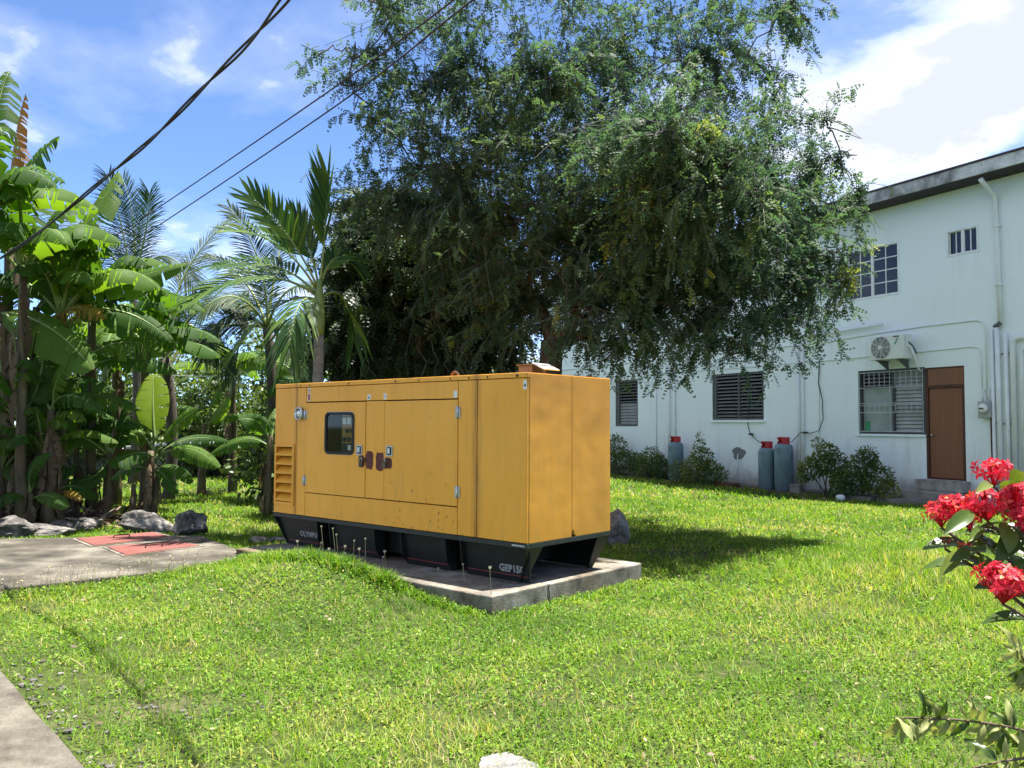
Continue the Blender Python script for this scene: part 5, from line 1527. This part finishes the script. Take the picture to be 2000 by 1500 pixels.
AF = [(((624, 560), (636, 440), (640, 345)), (0, .05, .1), 24, .80, (-.5, -.85, .1), .02, .42, -1, .30),
      (((620, 560), (562, 460), (490, 385)), (0, -.1, -.2), 22, .58, (-.2, -.75, .65), .10, .75, 0, .28),
      (((618, 565), (545, 480), (452, 452)), (0, -.5, -.9), 20, .55, (0, -.6, .8), .20, .80, 0, .25),
      (((616, 575), (500, 540), (376, 590)), (0, -.3, -.5), 24, .62, (0, -.55, .83), .25, .80, 0, .2),
      (((616, 585), (540, 600), (452, 695)), (0, .2, .3), 20, .60, (0, -.4, .9), .45, .80, 0, .2),
      (((618, 590), (585, 595), (566, 680)), (0, -.6, -.9), 18, .62, (0, -.3, .95), .8, .85, 0, .2),
      (((624, 562), (655, 505), (694, 520)), (0, .2, .3), 18, .48, (.2, -.6, .75), .3, .8, 0, .2),
      (((625, 585), (668, 580), (690, 665)), (0, .3, .5), 18, .55, (0, -.4, .9), .6, .8, 0, .2),
      (((616, 575), (535, 520), (415, 520)), (0, .4, .7), 20, .58, (0, -.6, .8), .3, .8, 0, .25),
      (((622, 560), (602, 480), (572, 425)), (0, .4, .7), 20, .62, (-.3, -.85, .4), .08, .6, 0, .3)]
for k, (pts, dd, n_, ln, nn, dr_, ang, one, st) in enumerate(AF):
    A, M_, T = (P(x, y, D + q) for (x, y), q in zip(pts, dd))
    frond(palm, pb_, A, M_, T, n_ if not one else 26, ln * .86, .050, nn, dr_, ang, 300 + k, 'areca_leaf', True, .016, st, one)
# coconut palms behind
def coconut(label, base_px, D, crown, fr, seed, ln=.62):
    b = P(base_px, 860, D); b.z = gz(b.x, b.y)
    root = empty('coconut_palm', b, 0, label, 'palm', 'coconut palms behind the banana plants')
    c = P(crown[0], crown[1], D) - b
    q = through(Vector((0, 0, -.1)), c * .5 + Vector((.12, 0, 0)), c)
    MB().tube([bez(Vector((0, 0, -.1)), q, c, i / 10) for i in range(11)], [.15] + [.12 - .003 * i for i in range(10)], 12).build('trunk', 'coconut_bark', root, True)
    rr = random.Random(seed)
    for k, f in enumerate(fr):
        (m, t), tint = f[0], f[1]
        dm = f[2] if len(f) > 2 else rr.uniform(-1.2, 1.2)
        A = P(crown[0], crown[1], D); M_ = P(*m, D + dm * .5); T = P(*t, D + dm)
        frond(root, b, A, M_, T, 62, ln, .026, (rr.uniform(-.2, .2), -.6, .75), .35, .85, seed * 50 + k, 'coconut_leaf', False, .028, .12, 0, tint, .1)
coconut('coconut palm with upright fronds against the sky above the tall banana clump', 262, 21.0, (258, 560), [(((240, 455), (212, 345)), .35), (((262, 450), (240, 350)), .3), (((284, 455), (292, 378)), .4), (((180, 455), (92, 405)), .5), (((320, 500), (385, 565)), .4), (((200, 540), (150, 600)), .4), (((300, 560), (340, 640)), .35), (((230, 580), (205, 660)), .35)], 61, .85)
coconut('coconut palm with a pale frond arching up right, low behind the young bananas', 330, 16.8, (322, 700), [(((362, 535), (462, 420)), .75), (((300, 590), (250, 540)), .4), (((400, 600), (480, 620)), .45), (((380, 650), (450, 730)), .4), (((260, 660), (200, 720)), .4), (((350, 610), (420, 560)), .5), (((300, 640), (270, 700)), .4)], 62, .60)
coconut('coconut palm crown tangled behind the slender palm leaves', 522, 17.0, (522, 640), [(((505, 510), (448, 405)), .55), (((540, 520), (560, 440)), .4), (((460, 580), (390, 610)), .55), (((440, 620), (400, 700)), .55), (((560, 570), (620, 560)), .45), (((480, 650), (450, 740)), .4), (((560, 640), (590, 730)), .4), (((470, 540), (400, 500)), .5), (((430, 640), (350, 680)), .8)], 63, .58)
coconut('coconut palm showing two arching fronds beside the feathery tree', 735, 17.6, (728, 545), [(((716, 440), (640, 408)), .5, .4), (((722, 410), (668, 372)), .55, .6), (((690, 470), (640, 500)), .6, -.4), (((760, 440), (800, 380)), .4, 1.0), (((680, 520), (640, 580)), .5, .2)], 64, .62)

# ------------------------------------------------------------------ low wall, pipe rail, stub pipe and lines at the back left
wl = empty('low_wall', P(440, 850, 25.0) * 1.0, 0, 'low grey block wall at the back of the garden behind the slim banana', 'wall')
wl.location.z = 0
for r_ in range(3):
    for k in range(16):
        MB().box(-6.0 + k * .62 + .3 * (r_ % 2), -6.0 + k * .62 + .605 + .3 * (r_ % 2), -.08, .08, r_ * .2 - .1, r_ * .2 + .09).build('block', 'grey_block', wl, False, .008)
rail = MB().tube([P(200, 878, 23.5), P(330, 868, 23.2), P(560, 862, 22.6)], .055, 10).build('pipe_rail', 'galvanised', None, True)
tag(rail, 'long pale pipe running level above the grass behind the bananas', 'pipe')
for x in (240, 400, 545):
    p = P(x, 868, 23.1); p2 = Vector((p.x, p.y, -.05)); 
    MB().tube([p2, Vector((p.x, p.y, p.z - .02))], .04, 8).build('post', 'galvanised', rail, True)
p = G(449, 950, 0)
st = MB().tube([Vector((p.x, p.y, -.1)), Vector((p.x + .02, p.y, .16)), Vector((p.x + .03, p.y, .20)), Vector((p.x, p.y, .225)), Vector((p.x - .09, p.y, .22))], .028, 8).build('stub_pipe', 'rust', None, True)
tag(st, 'short bent rusty pipe sticking out of the lawn left of the generator', 'pipe')
def cable(name, pts, r, mat, label, cat='cable', group=None, n=60, twist=None):
    from mathutils import geometry
    pts = [Vector(p) for p in pts]
    cv = []
    for i in range(len(pts) - 1):
        p0 = pts[max(i - 1, 0)]; p1 = pts[i]; p2 = pts[i + 1]; p3 = pts[min(i + 2, len(pts) - 1)]
        for j in range(n):
            t = j / n
            cv.append(.5 * ((2 * p1) + (p2 - p0) * t + (2 * p0 - 5 * p1 + 4 * p2 - p3) * t * t + (3 * p1 - p0 - 3 * p2 + p3) * t ** 3))
    cv.append(pts[-1])
    if not twist:
        return tag(MB().tube(cv, r, 6).build(name, mat, None, True), label, cat, group)
    o = empty(name, cv[0], 0, label, cat, group)
    L = 0
    ph = []
    for i, c in enumerate(cv):
        if i: L += (c - cv[i - 1]).length
        ph.append(L)
    for s in range(twist):
        q = []
        for i, c in enumerate(cv):
            tg = (cv[min(i + 1, len(cv) - 1)] - cv[max(i - 1, 0)]).normalized()
            u = tg.cross(Vector((0, 0, 1))).normalized(); v = u.cross(tg)
            a = ph[i] * 2.6 + 2 * PI * s / twist + 1.1 * math.sin(ph[i] * .9)
            rad = r * (1.0 + 1.6 * max(0, math.sin(ph[i] * .62 - 2.2)) ** 3)
            q.append(c - cv[0] + (u * math.cos(a) + v * math.sin(a)) * rad)
        MB().tube(q, r * .92, 7).build('strand', mat, o, True)
    return o
cable('service_cable', [P(-420, 760, 15.5), P(-150, 590, 12.0), P(0, 505, 10.2), P(75, 455, 9.5), P(200, 352, 8.4), P(300, 268, 7.6), P(400, 168, 7.0), P(490, 78, 6.4), P(562, -8, 5.9), P(700, -190, 5.2), P(900, -500, 4.3)], .0112, 'cable_black', 'thick twisted black service cable crossing the sky at the upper left', 'cable', None, 24, 2)
cable('overhead_wire', [P(150, 508, 21), P(310, 405, 17.5), P(640, 180, 12.0), P(860, 20, 9.4), P(1100, -170, 7.2)], .012, 'cable_brown', 'upper of two thin dark wires running up to the right before the tree', 'cable', 'pair of thin overhead wires', 30)
cable('overhead_wire', [P(150, 540, 21), P(310, 440, 17.5), P(660, 204, 12.0), P(900, 18, 9.4), P(1100, -140, 7.4)], .012, 'cable_brown', 'lower of two thin dark wires running up to the right before the tree', 'cable', 'pair of thin overhead wires', 30)
cable('line_wire', [P(330, 733, 19.5), P(430, 734, 18.2), P(525, 715, 17.2), P(620, 700, 16.4)], .008, 'galvanised', 'thin pale line slung between the palms above the bananas', 'wire', None, 12)
cable('back_wire', [P(200, 772, 26), P(400, 775, 24.5), P(540, 780, 23.5)], .015, 'cable_black', 'dark wire low in the background behind the banana leaves', 'wire', None, 12)

# ------------------------------------------------------------------ lawn
def inside(poly, x, y):
    r = np.zeros(len(x), bool)
    n = len(poly)
    for i in range(n):
        (x1, y1), (x2, y2) = poly[i], poly[(i + 1) % n]
        c = ((y1 > y) != (y2 > y)) & (x < (x2 - x1) * (y - y1) / (y2 - y1 + 1e-12) + x1)
        r ^= c
    return r
def field(x, y, s, k):
    return (np.sin(x * s + k) * np.sin(y * s * 1.13 + 2 * k) + .6 * np.sin((x + y) * s * 1.9 + 3 * k) * np.sin((x - y) * s * 2.3 + k) + .35 * np.sin(x * s * 5.1 + k) * np.sin(y * s * 4.7 - k)) / 1.6
def lawn_points(y0, y1, n, rng):
    y = np.sqrt(rng.random(n) * (y1 ** 2 - y0 ** 2) + y0 ** 2)
    x = (rng.random(n) * 2 - 1) * (.76 * y + .6)
    bad = inside(PATH_POLY, x, y) | inside(SLAB_POLY, x, y)
    lx = (x - GEN_O.x) * GX.x + (y - GEN_O.y) * GX.y
    ly = (x - GEN_O.x) * GY.x + (y - GEN_O.y) * GY.y
    bad |= (lx > PL[0] + .02) & (lx < PL[1]) & (ly > PL[2] + .03 * np.sin(lx * 9)) & (ly < PL[3])
    u = (x - BLD_O.x) * BX.x + (y - BLD_O.y) * BX.y
    off = -((x - BLD_O.x) * BY.x + (y - BLD_O.y) * BY.y)
    bad |= (u > -17.6) & (u < 7.4) & (off < .95 + .2 * np.sin(u * 3)) & (off > -9.5)
    # thin, stony strip by the path; worn patch under the tree; open spot for the white stone
    dp = np.abs((x - pa.x) * left.x + (y - pa.y) * left.y)
    thin = np.exp(-(dp / .45) ** 2) * .72 * (y < 6)
    thin = np.maximum(thin, .8 * np.exp(-((x + 1.75) / .5) ** 2 - ((y - 4.6) / .25) ** 2))
    thin = np.maximum(thin, .9 * np.exp(-((x - 2.0) / .7) ** 2 - ((y - 10.1) / .5) ** 2))
    thin = np.maximum(thin, .97 * (((x + .02) / .13) ** 2 + ((y - 3.84) / .12) ** 2 < 1))
    thin = np.maximum(thin, .93 * np.exp(-((x + 7.2) / 1.6) ** 2 - ((y - 12.9) / .9) ** 2))
    thin = np.maximum(thin, .42 * sstep((field(x, y, 2.2, 1.3) - .25) / .3))
    thin = np.maximum(thin, .45 * sstep((field(x, y, 6.5, .4) - .3) / .3))
    bad |= rng.random(n) < thin
    return x[~bad], y[~bad]
grng = np.random.default_rng(2024)
BLADE = (np.array([(-.0, -.5, 0), (0, .5, 0), (.55, .42, 0), (.55, -.42, 0), (1, .06, 0), (1, -.06, 0)]), np.array([(0, 3, 2, 1), (3, 5, 4, 2)]))
KITE = (np.array([(0, 0, 0), (.42, .5, 0), (1, 0, 0), (.42, -.5, 0)]), np.array([(0, 3, 2, 1)]))
def blades(x, y, ln, wd, kind, rng, lean=.55, lift=0.0, tint_add=0.0):
    n = len(x)
    z = ground_z(x, y)
    tall = 1 + 1.7 * np.exp(-((x - 4.4) / 1.6) ** 2 - ((y - 7.9) / 1.7) ** 2)
    L = ln * rng.uniform(.55, 1.35, n) * tall * (1 + .35 * field(x, y, 7.0, 3.3))
    W = wd * rng.uniform(.7, 1.3, n)
    az = rng.random(n) * 2 * PI
    ln_ = np.abs(rng.normal(0, lean, n)) / np.sqrt(tall)
    d = norm(np.stack([np.cos(az) * ln_, np.sin(az) * ln_, np.ones(n)], 1))
    sd = norm(np.stack([-np.sin(az + rng.normal(0, .6, n)), np.cos(az), rng.normal(0, .15, n)], 1))
    sd = norm(sd - d * (sd * d).sum(1)[:, None])
    TV, TQ = kind
    base = np.stack([x, y, z - .004 + lift * rng.random(n)], 1)
    V = base[:, None] + d[:, None] * (TV[None, :, 0:1] * L[:, None, None]) + sd[:, None] * (TV[None, :, 1:2] * W[:, None, None])
    # bend: tips droop outwards
    b = np.stack([np.cos(az), np.sin(az), -np.ones(n) * .45], 1)
    V += b[:, None] * ((TV[None, :, 0:1] ** 2) * (L * rng.uniform(.05, .5, n))[:, None, None])
    Q = TQ[None] + (np.arange(n) * len(TV))[:, None, None]
    f = .49 + .20 * field(x, y, .9, 2.0) + .17 * field(x, y, 3.1, .7) + .14 * field(x, y, 9.0, 1.7) + rng.normal(0, .15, n) + tint_add + .10 * (tall - 1)
    f = np.where(rng.random(n) < .05 + .26 * sstep((field(x, y, 1.4, 5.0) - .22) / .3), .93 + .07 * rng.random(n), f)
    return V.reshape(-1, 3), Q.reshape(-1, 4), np.repeat(np.clip(f, 0, 1), len(TQ))
def herbs(x, y, size, rng, hmax):
    n = len(x)
    z = ground_z(x, y) + rng.random(n) ** 1.2 * hmax
    az = rng.random(n) * 2 * PI
    xd = norm(np.stack([np.cos(az), np.sin(az), rng.normal(.15, .4, n)], 1))
    zd = norm(np.array([0, 0, 1.]) + rng.normal(size=(n, 3)) * .42)
    T = (RHOMB[0] * np.array([1, 1.25, 1]), RHOMB[1])
    V, Q = scatter(T, np.stack([x, y, z], 1), xd, zd, size * rng.uniform(.55, 1.4, n))
    f = .44 + .20 * field(x, y, .9, 2.0) + .18 * field(x, y, 2.6, 4.0) + rng.normal(0, .17, n)
    f = np.where(rng.random(n) < .012, .93, f)
    return V, Q, np.clip(f, 0, 1)
parts = []
for (y0, y1, nb, nh, ln, wd, hs, kind) in ((2.3, 4.6, 42000, 36000, .058, .0050, .018, BLADE), (4.6, 7.2, 44000, 56000, .058, .0062, .021, BLADE), (7.2, 11.5, 70000, 56000, .065, .010, .030, KITE), (11.5, 18.5, 84000, 14000, .075, .018, .045, KITE), (18.5, 36, 84000, 0, .10, .038, .05, KITE)):
    x, y = lawn_points(y0, y1, nb, grng)
    parts.append(blades(x, y, ln, wd, kind, grng))
    if nh:
        x, y = lawn_points(y0, y1, nh, grng)
        keep = field(x, y, 1.9, 6.0) > -.45
        parts.append(herbs(x[keep], y[keep], hs, grng, .045))
# longer growth against the plinth, the slab edge and the rocks
def along(a, b, n, spread, rng):
    t = rng.random(n)
    return a.x + (b.x - a.x) * t + rng.normal(0, spread, n), a.y + (b.y - a.y) * t + rng.normal(0, spread, n)
def gl(x, y):
    p = GEN_O + GX * x + GY * y
    return Vector((p.x, p.y, 0))
for a, b, n_, s_, l_ in ((gl(-3.8, -.60), gl(-1.0, -.60), 6500, .06, .10), (gl(-1.5, -.58), gl(.02, -.58), 900, .04, .07), (gl(.11, -.5), gl(.12, 1.6), 700, .05, .06), (Vector(sc_[0]) + Vector((.05, -.05, 0)), Vector(sc_[3]) + Vector((.08, -.08, 0)), 4200, .07, .09), (Vector(sc_[0]) + Vector((.06, 0, 0)), Vector(sc_[1]) + Vector((.05, .05, 0)), 1500, .07, .08), (gl(-4.1, -.5), gl(-4.1, 1.5), 1500, .1, .10)):
    x, y = along(a, b, n_, s_, grng)
    bad = inside(PATH_POLY, x, y) | inside(SLAB_POLY, x, y)
    lx = (x - GEN_O.x) * GX.x + (y - GEN_O.y) * GX.y; ly = (x - GEN_O.x) * GY.x + (y - GEN_O.y) * GY.y
    bad |= (lx > PL[0]) & (lx < PL[1]) & (ly > PL[2] + .02) & (ly < PL[3])
    x, y = x[~bad], y[~bad]
    parts.append(blades(x, y, l_, .009, BLADE, grng, .6))
    h = len(x) // 2
    parts.append(herbs(x[:h], y[:h], .028, grng, l_ * .8))
Vg, Qg, Tg = join(parts)
tag(link('grass', quad_mesh('grass', Vg, Qg, Tg), 'grass'), 'short bright green lawn of mixed grass and creeping weeds', 'grass', None, 'stuff')

# small dry leaves fallen on the lawn
fx, fy = lawn_points(2.6, 15, 900, grng)
n = len(fx)
fp = np.stack([fx, fy, ground_z(fx, fy) + .03 + .03 * grng.random(n)], 1)
fa = grng.random(n) * 2 * PI
Vf, Qf = scatter(RHOMB, fp, np.stack([np.cos(fa), np.sin(fa), grng.normal(0, .3, n)], 1), norm(np.array([0, 0, 1.]) + grng.normal(size=(n, 3)) * .5), grng.uniform(.015, .05, n))
tag(link('fallen_leaves', quad_mesh('fallen_leaves', Vf, Qf, np.clip(grng.normal(.6, .25, n), 0, 1)), 'litter'), 'small dry brown leaves scattered over the lawn', 'fallen leaves', None, 'stuff')

# flowering weeds along the slab edge
fr_ = np.random.default_rng(5)
t = fr_.random(260); a_, b_ = Vector(sc_[3]), Vector(sc_[0])
wx = a_.x + (b_.x - a_.x) * (.12 + .7 * t) + fr_.normal(0, .10, 260) + .12; wy = a_.y + (b_.y - a_.y) * (.12 + .7 * t) + fr_.normal(0, .10, 260) - .16
wb = MB(); hp = []
for x, y in zip(wx, wy):
    z = gz(x, y); h = fr_.uniform(.10, .26)
    tip = (x + fr_.normal(0, .03), y + fr_.normal(0, .03), z + h)
    wb.tube([(x, y, z), ((x + tip[0]) / 2, (y + tip[1]) / 2, z + h * .55), tip], .0016, 3, False)
    hp.append(tip)
hp = np.array(hp); m = 8
pos = np.repeat(hp, m, 0)
Vw, Qw = scatter(RHOMB, pos, rnd_dir(len(pos), fr_), rnd_dir(len(pos), fr_), fr_.uniform(.007, .014, len(pos)))
weeds = tag(link('flowering_weeds', wb.mesh('flowering_weeds'), 'dry_stalk'), 'tiny pale yellow flowering weeds along the front edge of the cover slab', 'weeds', None, 'stuff')
tag(link('flowers', quad_mesh('flowers', Vw, Qw, np.repeat(fr_.random(len(hp)), m)), 'weed_flower', weeds), kind='stuff')
# seed head stalks before the generator
WS = [(632, 1085, 1030), (655, 1090, 1034), (660, 1088, 1046), (690, 1098, 1058), (668, 1095, 1070), (714, 1105, 1054), (622, 1080, 1062), (702, 1100, 1075), (755, 1112, 1080), (748, 1110, 1090), (584, 1072, 1060), (640, 1088, 1075), (678, 1096, 1082), (852, 1135, 1112), (909, 1152, 1104), (960, 1180, 1112)]
rr = random.Random(8)
ORD = ['first', 'second', 'third', 'fourth', 'fifth', 'sixth', 'seventh', 'eighth', 'ninth', 'tenth', 'eleventh', 'twelfth', 'thirteenth', 'fourteenth', 'fifteenth', 'last']
for k, (x, yb, yt) in enumerate(sorted(WS)):
    D = G(x, yb, .1).y
    D = min(D, 7.95) if x < 800 else D
    b = P(x, yb, D); t_ = P(x + rr.uniform(-6, 6), yt, D)
    b.z = gz(b.x, b.y)
    o = empty('seed_stalk', b, 0, 'thin dry seed stalk before the black skid, %s counted from the left' % ORD[k], 'weed', 'seed head weeds in front of the generator')
    tp = t_ - b
    MB().tube([(0, 0, -.02), (tp.x * .3, tp.y, tp.z * .5), tuple(tp)], .0028, 5).build('stalk', 'dry_stalk', o)
    q = []
    for j in range(7):
        a = 2 * PI * j / 7
        q.append((math.cos(a) * .4, math.sin(a) * .4, 1.0))
    q = np.array(q)
    Vh, Qh = scatter(RHOMB, np.repeat(np.array([tuple(tp)]), 7, 0), q, norm(np.cross(q, np.array([0, 0, 1.]))), np.full(7, .020 if k % 3 else .030))
    link('seed_head', quad_mesh('seed_head', Vh, Qh, np.full(7, .9)), 'weed_flower', o)
# pebbles along the path
pm = []
prr = np.random.default_rng(9)
import bmesh
bm = bmesh.new()
for k in range(150):
    t = prr.uniform(-.1, 1.5); p = pa.lerp(pb, t) - left * abs(prr.normal(0, .13)) * 1.0 - left * .02
    if prr.random() < .25: p = Vector((-1.75 + prr.normal(0, .28), 4.62 + prr.normal(0, .13), 0))
    s = prr.uniform(.006, .018) * (1.5 if prr.random() < .12 else 1)
    mt_ = Matrix.Translation((p.x, p.y, gz(p.x, p.y) + s * .3)) @ Matrix.Rotation(prr.random() * 6, 4, 'Z') @ Matrix.Diagonal((s * 1.3, s, s * .7, 1))
    bmesh.ops.create_icosphere(bm, subdivisions=1, radius=1, matrix=mt_)
me = bpy.data.meshes.new('pebbles'); bm.to_mesh(me); bm.free()
tag(link('pebbles', me, 'rock'), 'loose grey pebbles along the edge of the concrete path', 'pebbles', None, 'stuff')

# ------------------------------------------------------------------ red flowering bush and wilted branch at the right
def broad_leaf(par, origin, A, T, hw, nrm, mat, seed, curl=.25, wave=0.0, name='leaf'):
    rr = random.Random(seed)
    A, T = A - origin, T - origin
    ax = T - A; L = ax.length; d = ax.normalized(); nn = Vector(nrm).normalized()
    sd = d.cross(nn).normalized(); up = sd.cross(d).normalized()
    n = 8; V, F = [], []
    for i in range(n + 1):
        t = i / n
        w = hw * (math.sin(PI * min(1, t * .96 + .02)) ** .75) * (1.15 - .3 * t)
        c = A + ax * t + up * (curl * L * (t - t * t)) - up * (curl * L * .6 * t * t)
        wv = wave * hw * math.sin(t * 9 + seed)
        for f in (-1, -.5, 0, .5, 1):
            V.append(c + sd * (w * f) + up * (w * (.30 * abs(f)) + wv * f * f * (1 if f > 0 else -1)))
    for i in range(n):
        for j in range(4):
            a = i * 5 + j
            F.append((a, a + 1, a + 6, a + 5))
    return link(name, quad_mesh(name, np.array([tuple(v) for v in V]), np.array(F)), mat, par, True)
ib = Vector((1.66, 2.05, 0)); ib.z = gz(ib.x, ib.y)
ix = empty('flowering_bush', ib, 0, 'bush with red flower clusters leaning in from the right edge', 'flowering bush')
HEADS = [(1940, 922, 1.95, 34), (1838, 1004, 1.92, 32), (1928, 985, 1.88, 40), (1985, 975, 1.86, 42), (1998, 1012, 1.82, 34), (1893, 1012, 1.90, 30), (1846, 1060, 1.95, 15), (1885, 1067, 1.93, 17), (1958, 1138, 1.74, 50), (1862, 985, 1.96, 24), (2050, 940, 1.95, 40), (2075, 1060, 1.85, 45), (2110, 1180, 1.9, 40)]
hub = ib + Vector((0, 0, .55))
prng = np.random.default_rng(12)
stemends = []
for k, (x, y, D, rp) in enumerate(HEADS):
    c = P(x, y, D); R_ = rp * D / FPX * 1.03
    n = int(16 + 40 * (rp / 45) ** 2)
    dirs = []
    while len(dirs) < n:
        v = rnd_dir(1, prng)[0]
        if v[2] > -.35: dirs.append(v)
    dirs = np.array(dirs)
    cen = np.array(c - ib) + dirs * np.array([1, 1, .75]) * R_ * prng.uniform(.55, 1.05, (n, 1))
    V_, Q_, T_ = [], [], []
    fs = .0155 if rp > 20 else .010
    ref = norm(np.cross(dirs, rnd_dir(n, prng))); ref2 = np.cross(dirs, ref)
    pos = np.repeat(cen, 4, 0)
    an = np.tile(np.arange(4) * PI / 2, n)
    pd = np.repeat(ref, 4, 0) * np.cos(an)[:, None] + np.repeat(ref2, 4, 0) * np.sin(an)[:, None] + np.repeat(dirs, 4, 0) * prng.uniform(-.15, .55, (4 * n, 1))
    Vp, Qp = scatter((RHOMB[0] * np.array([1, 1.0, 1]), RHOMB[1]), pos, pd, np.repeat(dirs, 4, 0), fs * prng.uniform(.8, 1.2, 4 * n))
    Tp = np.clip(np.repeat(prng.normal(.5, .3, n), 4), 0, 1)
    # tubes of the florets
    ctr = np.array(c - ib) - np.array([0, 0, R_ * .8])
    Vt, Qt = scatter((np.array([(0, -.03, 0), (0, .03, 0), (1, .03, 0), (1, -.03, 0)]), np.array([(0, 1, 2, 3)])), np.repeat(ctr[None], n, 0), cen - ctr, dirs, np.linalg.norm(cen - ctr, axis=1))
    VV, QQ, TT = join([(Vp, Qp, Tp), (Vt, Qt, np.full(n, .15))])
    link('flower_head', quad_mesh('flower_head', VV, QQ, TT), 'petal', ix)
    stemends.append(c - Vector((0, 0, R_ * .8)))
srr = random.Random(14)
for k, e in enumerate(stemends):
    a = ib + Vector((srr.uniform(-.06, .06), srr.uniform(-.06, .06), -.05))
    m_ = a.lerp(e, .55) + Vector((.13, 0, .12))
    q = through(a, m_, e)
    pts = [bez(a, q, e, i / 10) - ib for i in range(11)]
    MB().tube(pts, [.011 - .0008 * i for i in range(11)], 6).build('stem', 'ixora_stem', ix, True)
    for j in range(12):
        t = .45 + .55 * (j // 2) / 6 + .03
        p = bez(a, q, e, min(t, .985))
        an = srr.uniform(0, 2 * PI) if j % 2 == 0 else an + PI
        d = Vector((math.cos(an), math.sin(an) * .8, srr.uniform(-.15, .45))).normalized()
        if p.x / p.y < .50 and d.x < -.2 and j < 8: continue
        L = srr.uniform(.065, .105)
        broad_leaf(ix, ib, p, p + d * L, L * .24, (srr.uniform(-.3, .3), -.35, 1), 'ixora_leaf', srr.randrange(999), .2)
# leaves seen in the photograph at fixed places
for (x0, y0, x1, y1, w_) in ((1900, 1000, 1850, 1035, 15), (1872, 1080, 1842, 1118, 13), (1925, 1085, 1918, 1118, 13), (1960, 1020, 1975, 1075, 19), (1950, 1085, 1905, 1068, 12), (1990, 1035, 1950, 1092, 20), (1935, 945, 1912, 955, 10), (1975, 945, 1998, 915, 14), (1985, 1085, 1998, 1120, 16), (1905, 1072, 1862, 1090, 12), (1955, 955, 1992, 935, 12), (1918, 1030, 1898, 1050, 10)):
    broad_leaf(ix, ib, P(x0, y0, 1.86), P(x1, y1, 1.80), w_ * 1.83 / FPX, (.1, -.7, .7), 'ixora_leaf', x0, .2)
wb_ = Vector((2.05, 3.0, 0)); wb_.z = gz(wb_.x, wb_.y)
wi = empty('wilted_branch', wb_, 0, 'wilted branch with curled pale leaves drooping in at the bottom right', 'branch')
wc = []
for k, (st_, pts, D0, D1) in enumerate(((0, [(2110, 1470), (1960, 1418), (1745, 1402)], 2.95, 2.75), (0, [(2110, 1480), (2010, 1480), (1900, 1500)], 2.95, 2.6), (0, [(2105, 1440), (2030, 1330), (1985, 1270)], 2.95, 2.7))):
    A, M_, T = P(*pts[0], D0), P(*pts[1], (D0 + D1) / 2), P(*pts[2], D1)
    q = through(A, M_, T)
    if k == 0:
        base_pts = [Vector((0, 0, -.05)), (A - wb_) * .5 + Vector((.04, 0, 0)), A - wb_]
        MB().tube([bez(base_pts[0], through(*base_pts), base_pts[2], i / 8) for i in range(9)], .009, 6).build('stem', 'ixora_stem', wi, True)
    MB().tube([bez(A, q, T, i / 14) - wb_ for i in range(15)], [.007 - .0003 * i for i in range(15)], 6).build('stem', 'ixora_stem', wi, True)
    rr = random.Random(40 + k)
    for j in range(64 if k == 0 else 34):
        t = rr.uniform(.1, 1.0)
        p = bez(A, q, T, t)
        up_ = rr.random() < .25
        d = Vector((rr.uniform(-1.0, .35), rr.uniform(-.5, .5), rr.uniform(.6, 1.2) if up_ else rr.uniform(-1.0, -.1))).normalized()
        L = rr.uniform(.065, .105)
        broad_leaf(wi, wb_, p, p + d * L, L * .13, (rr.uniform(-.4, .4), -1, .4), 'wilted_leaf' if rr.random() < .72 else 'ixora_leaf', rr.randrange(999), .35, .5)
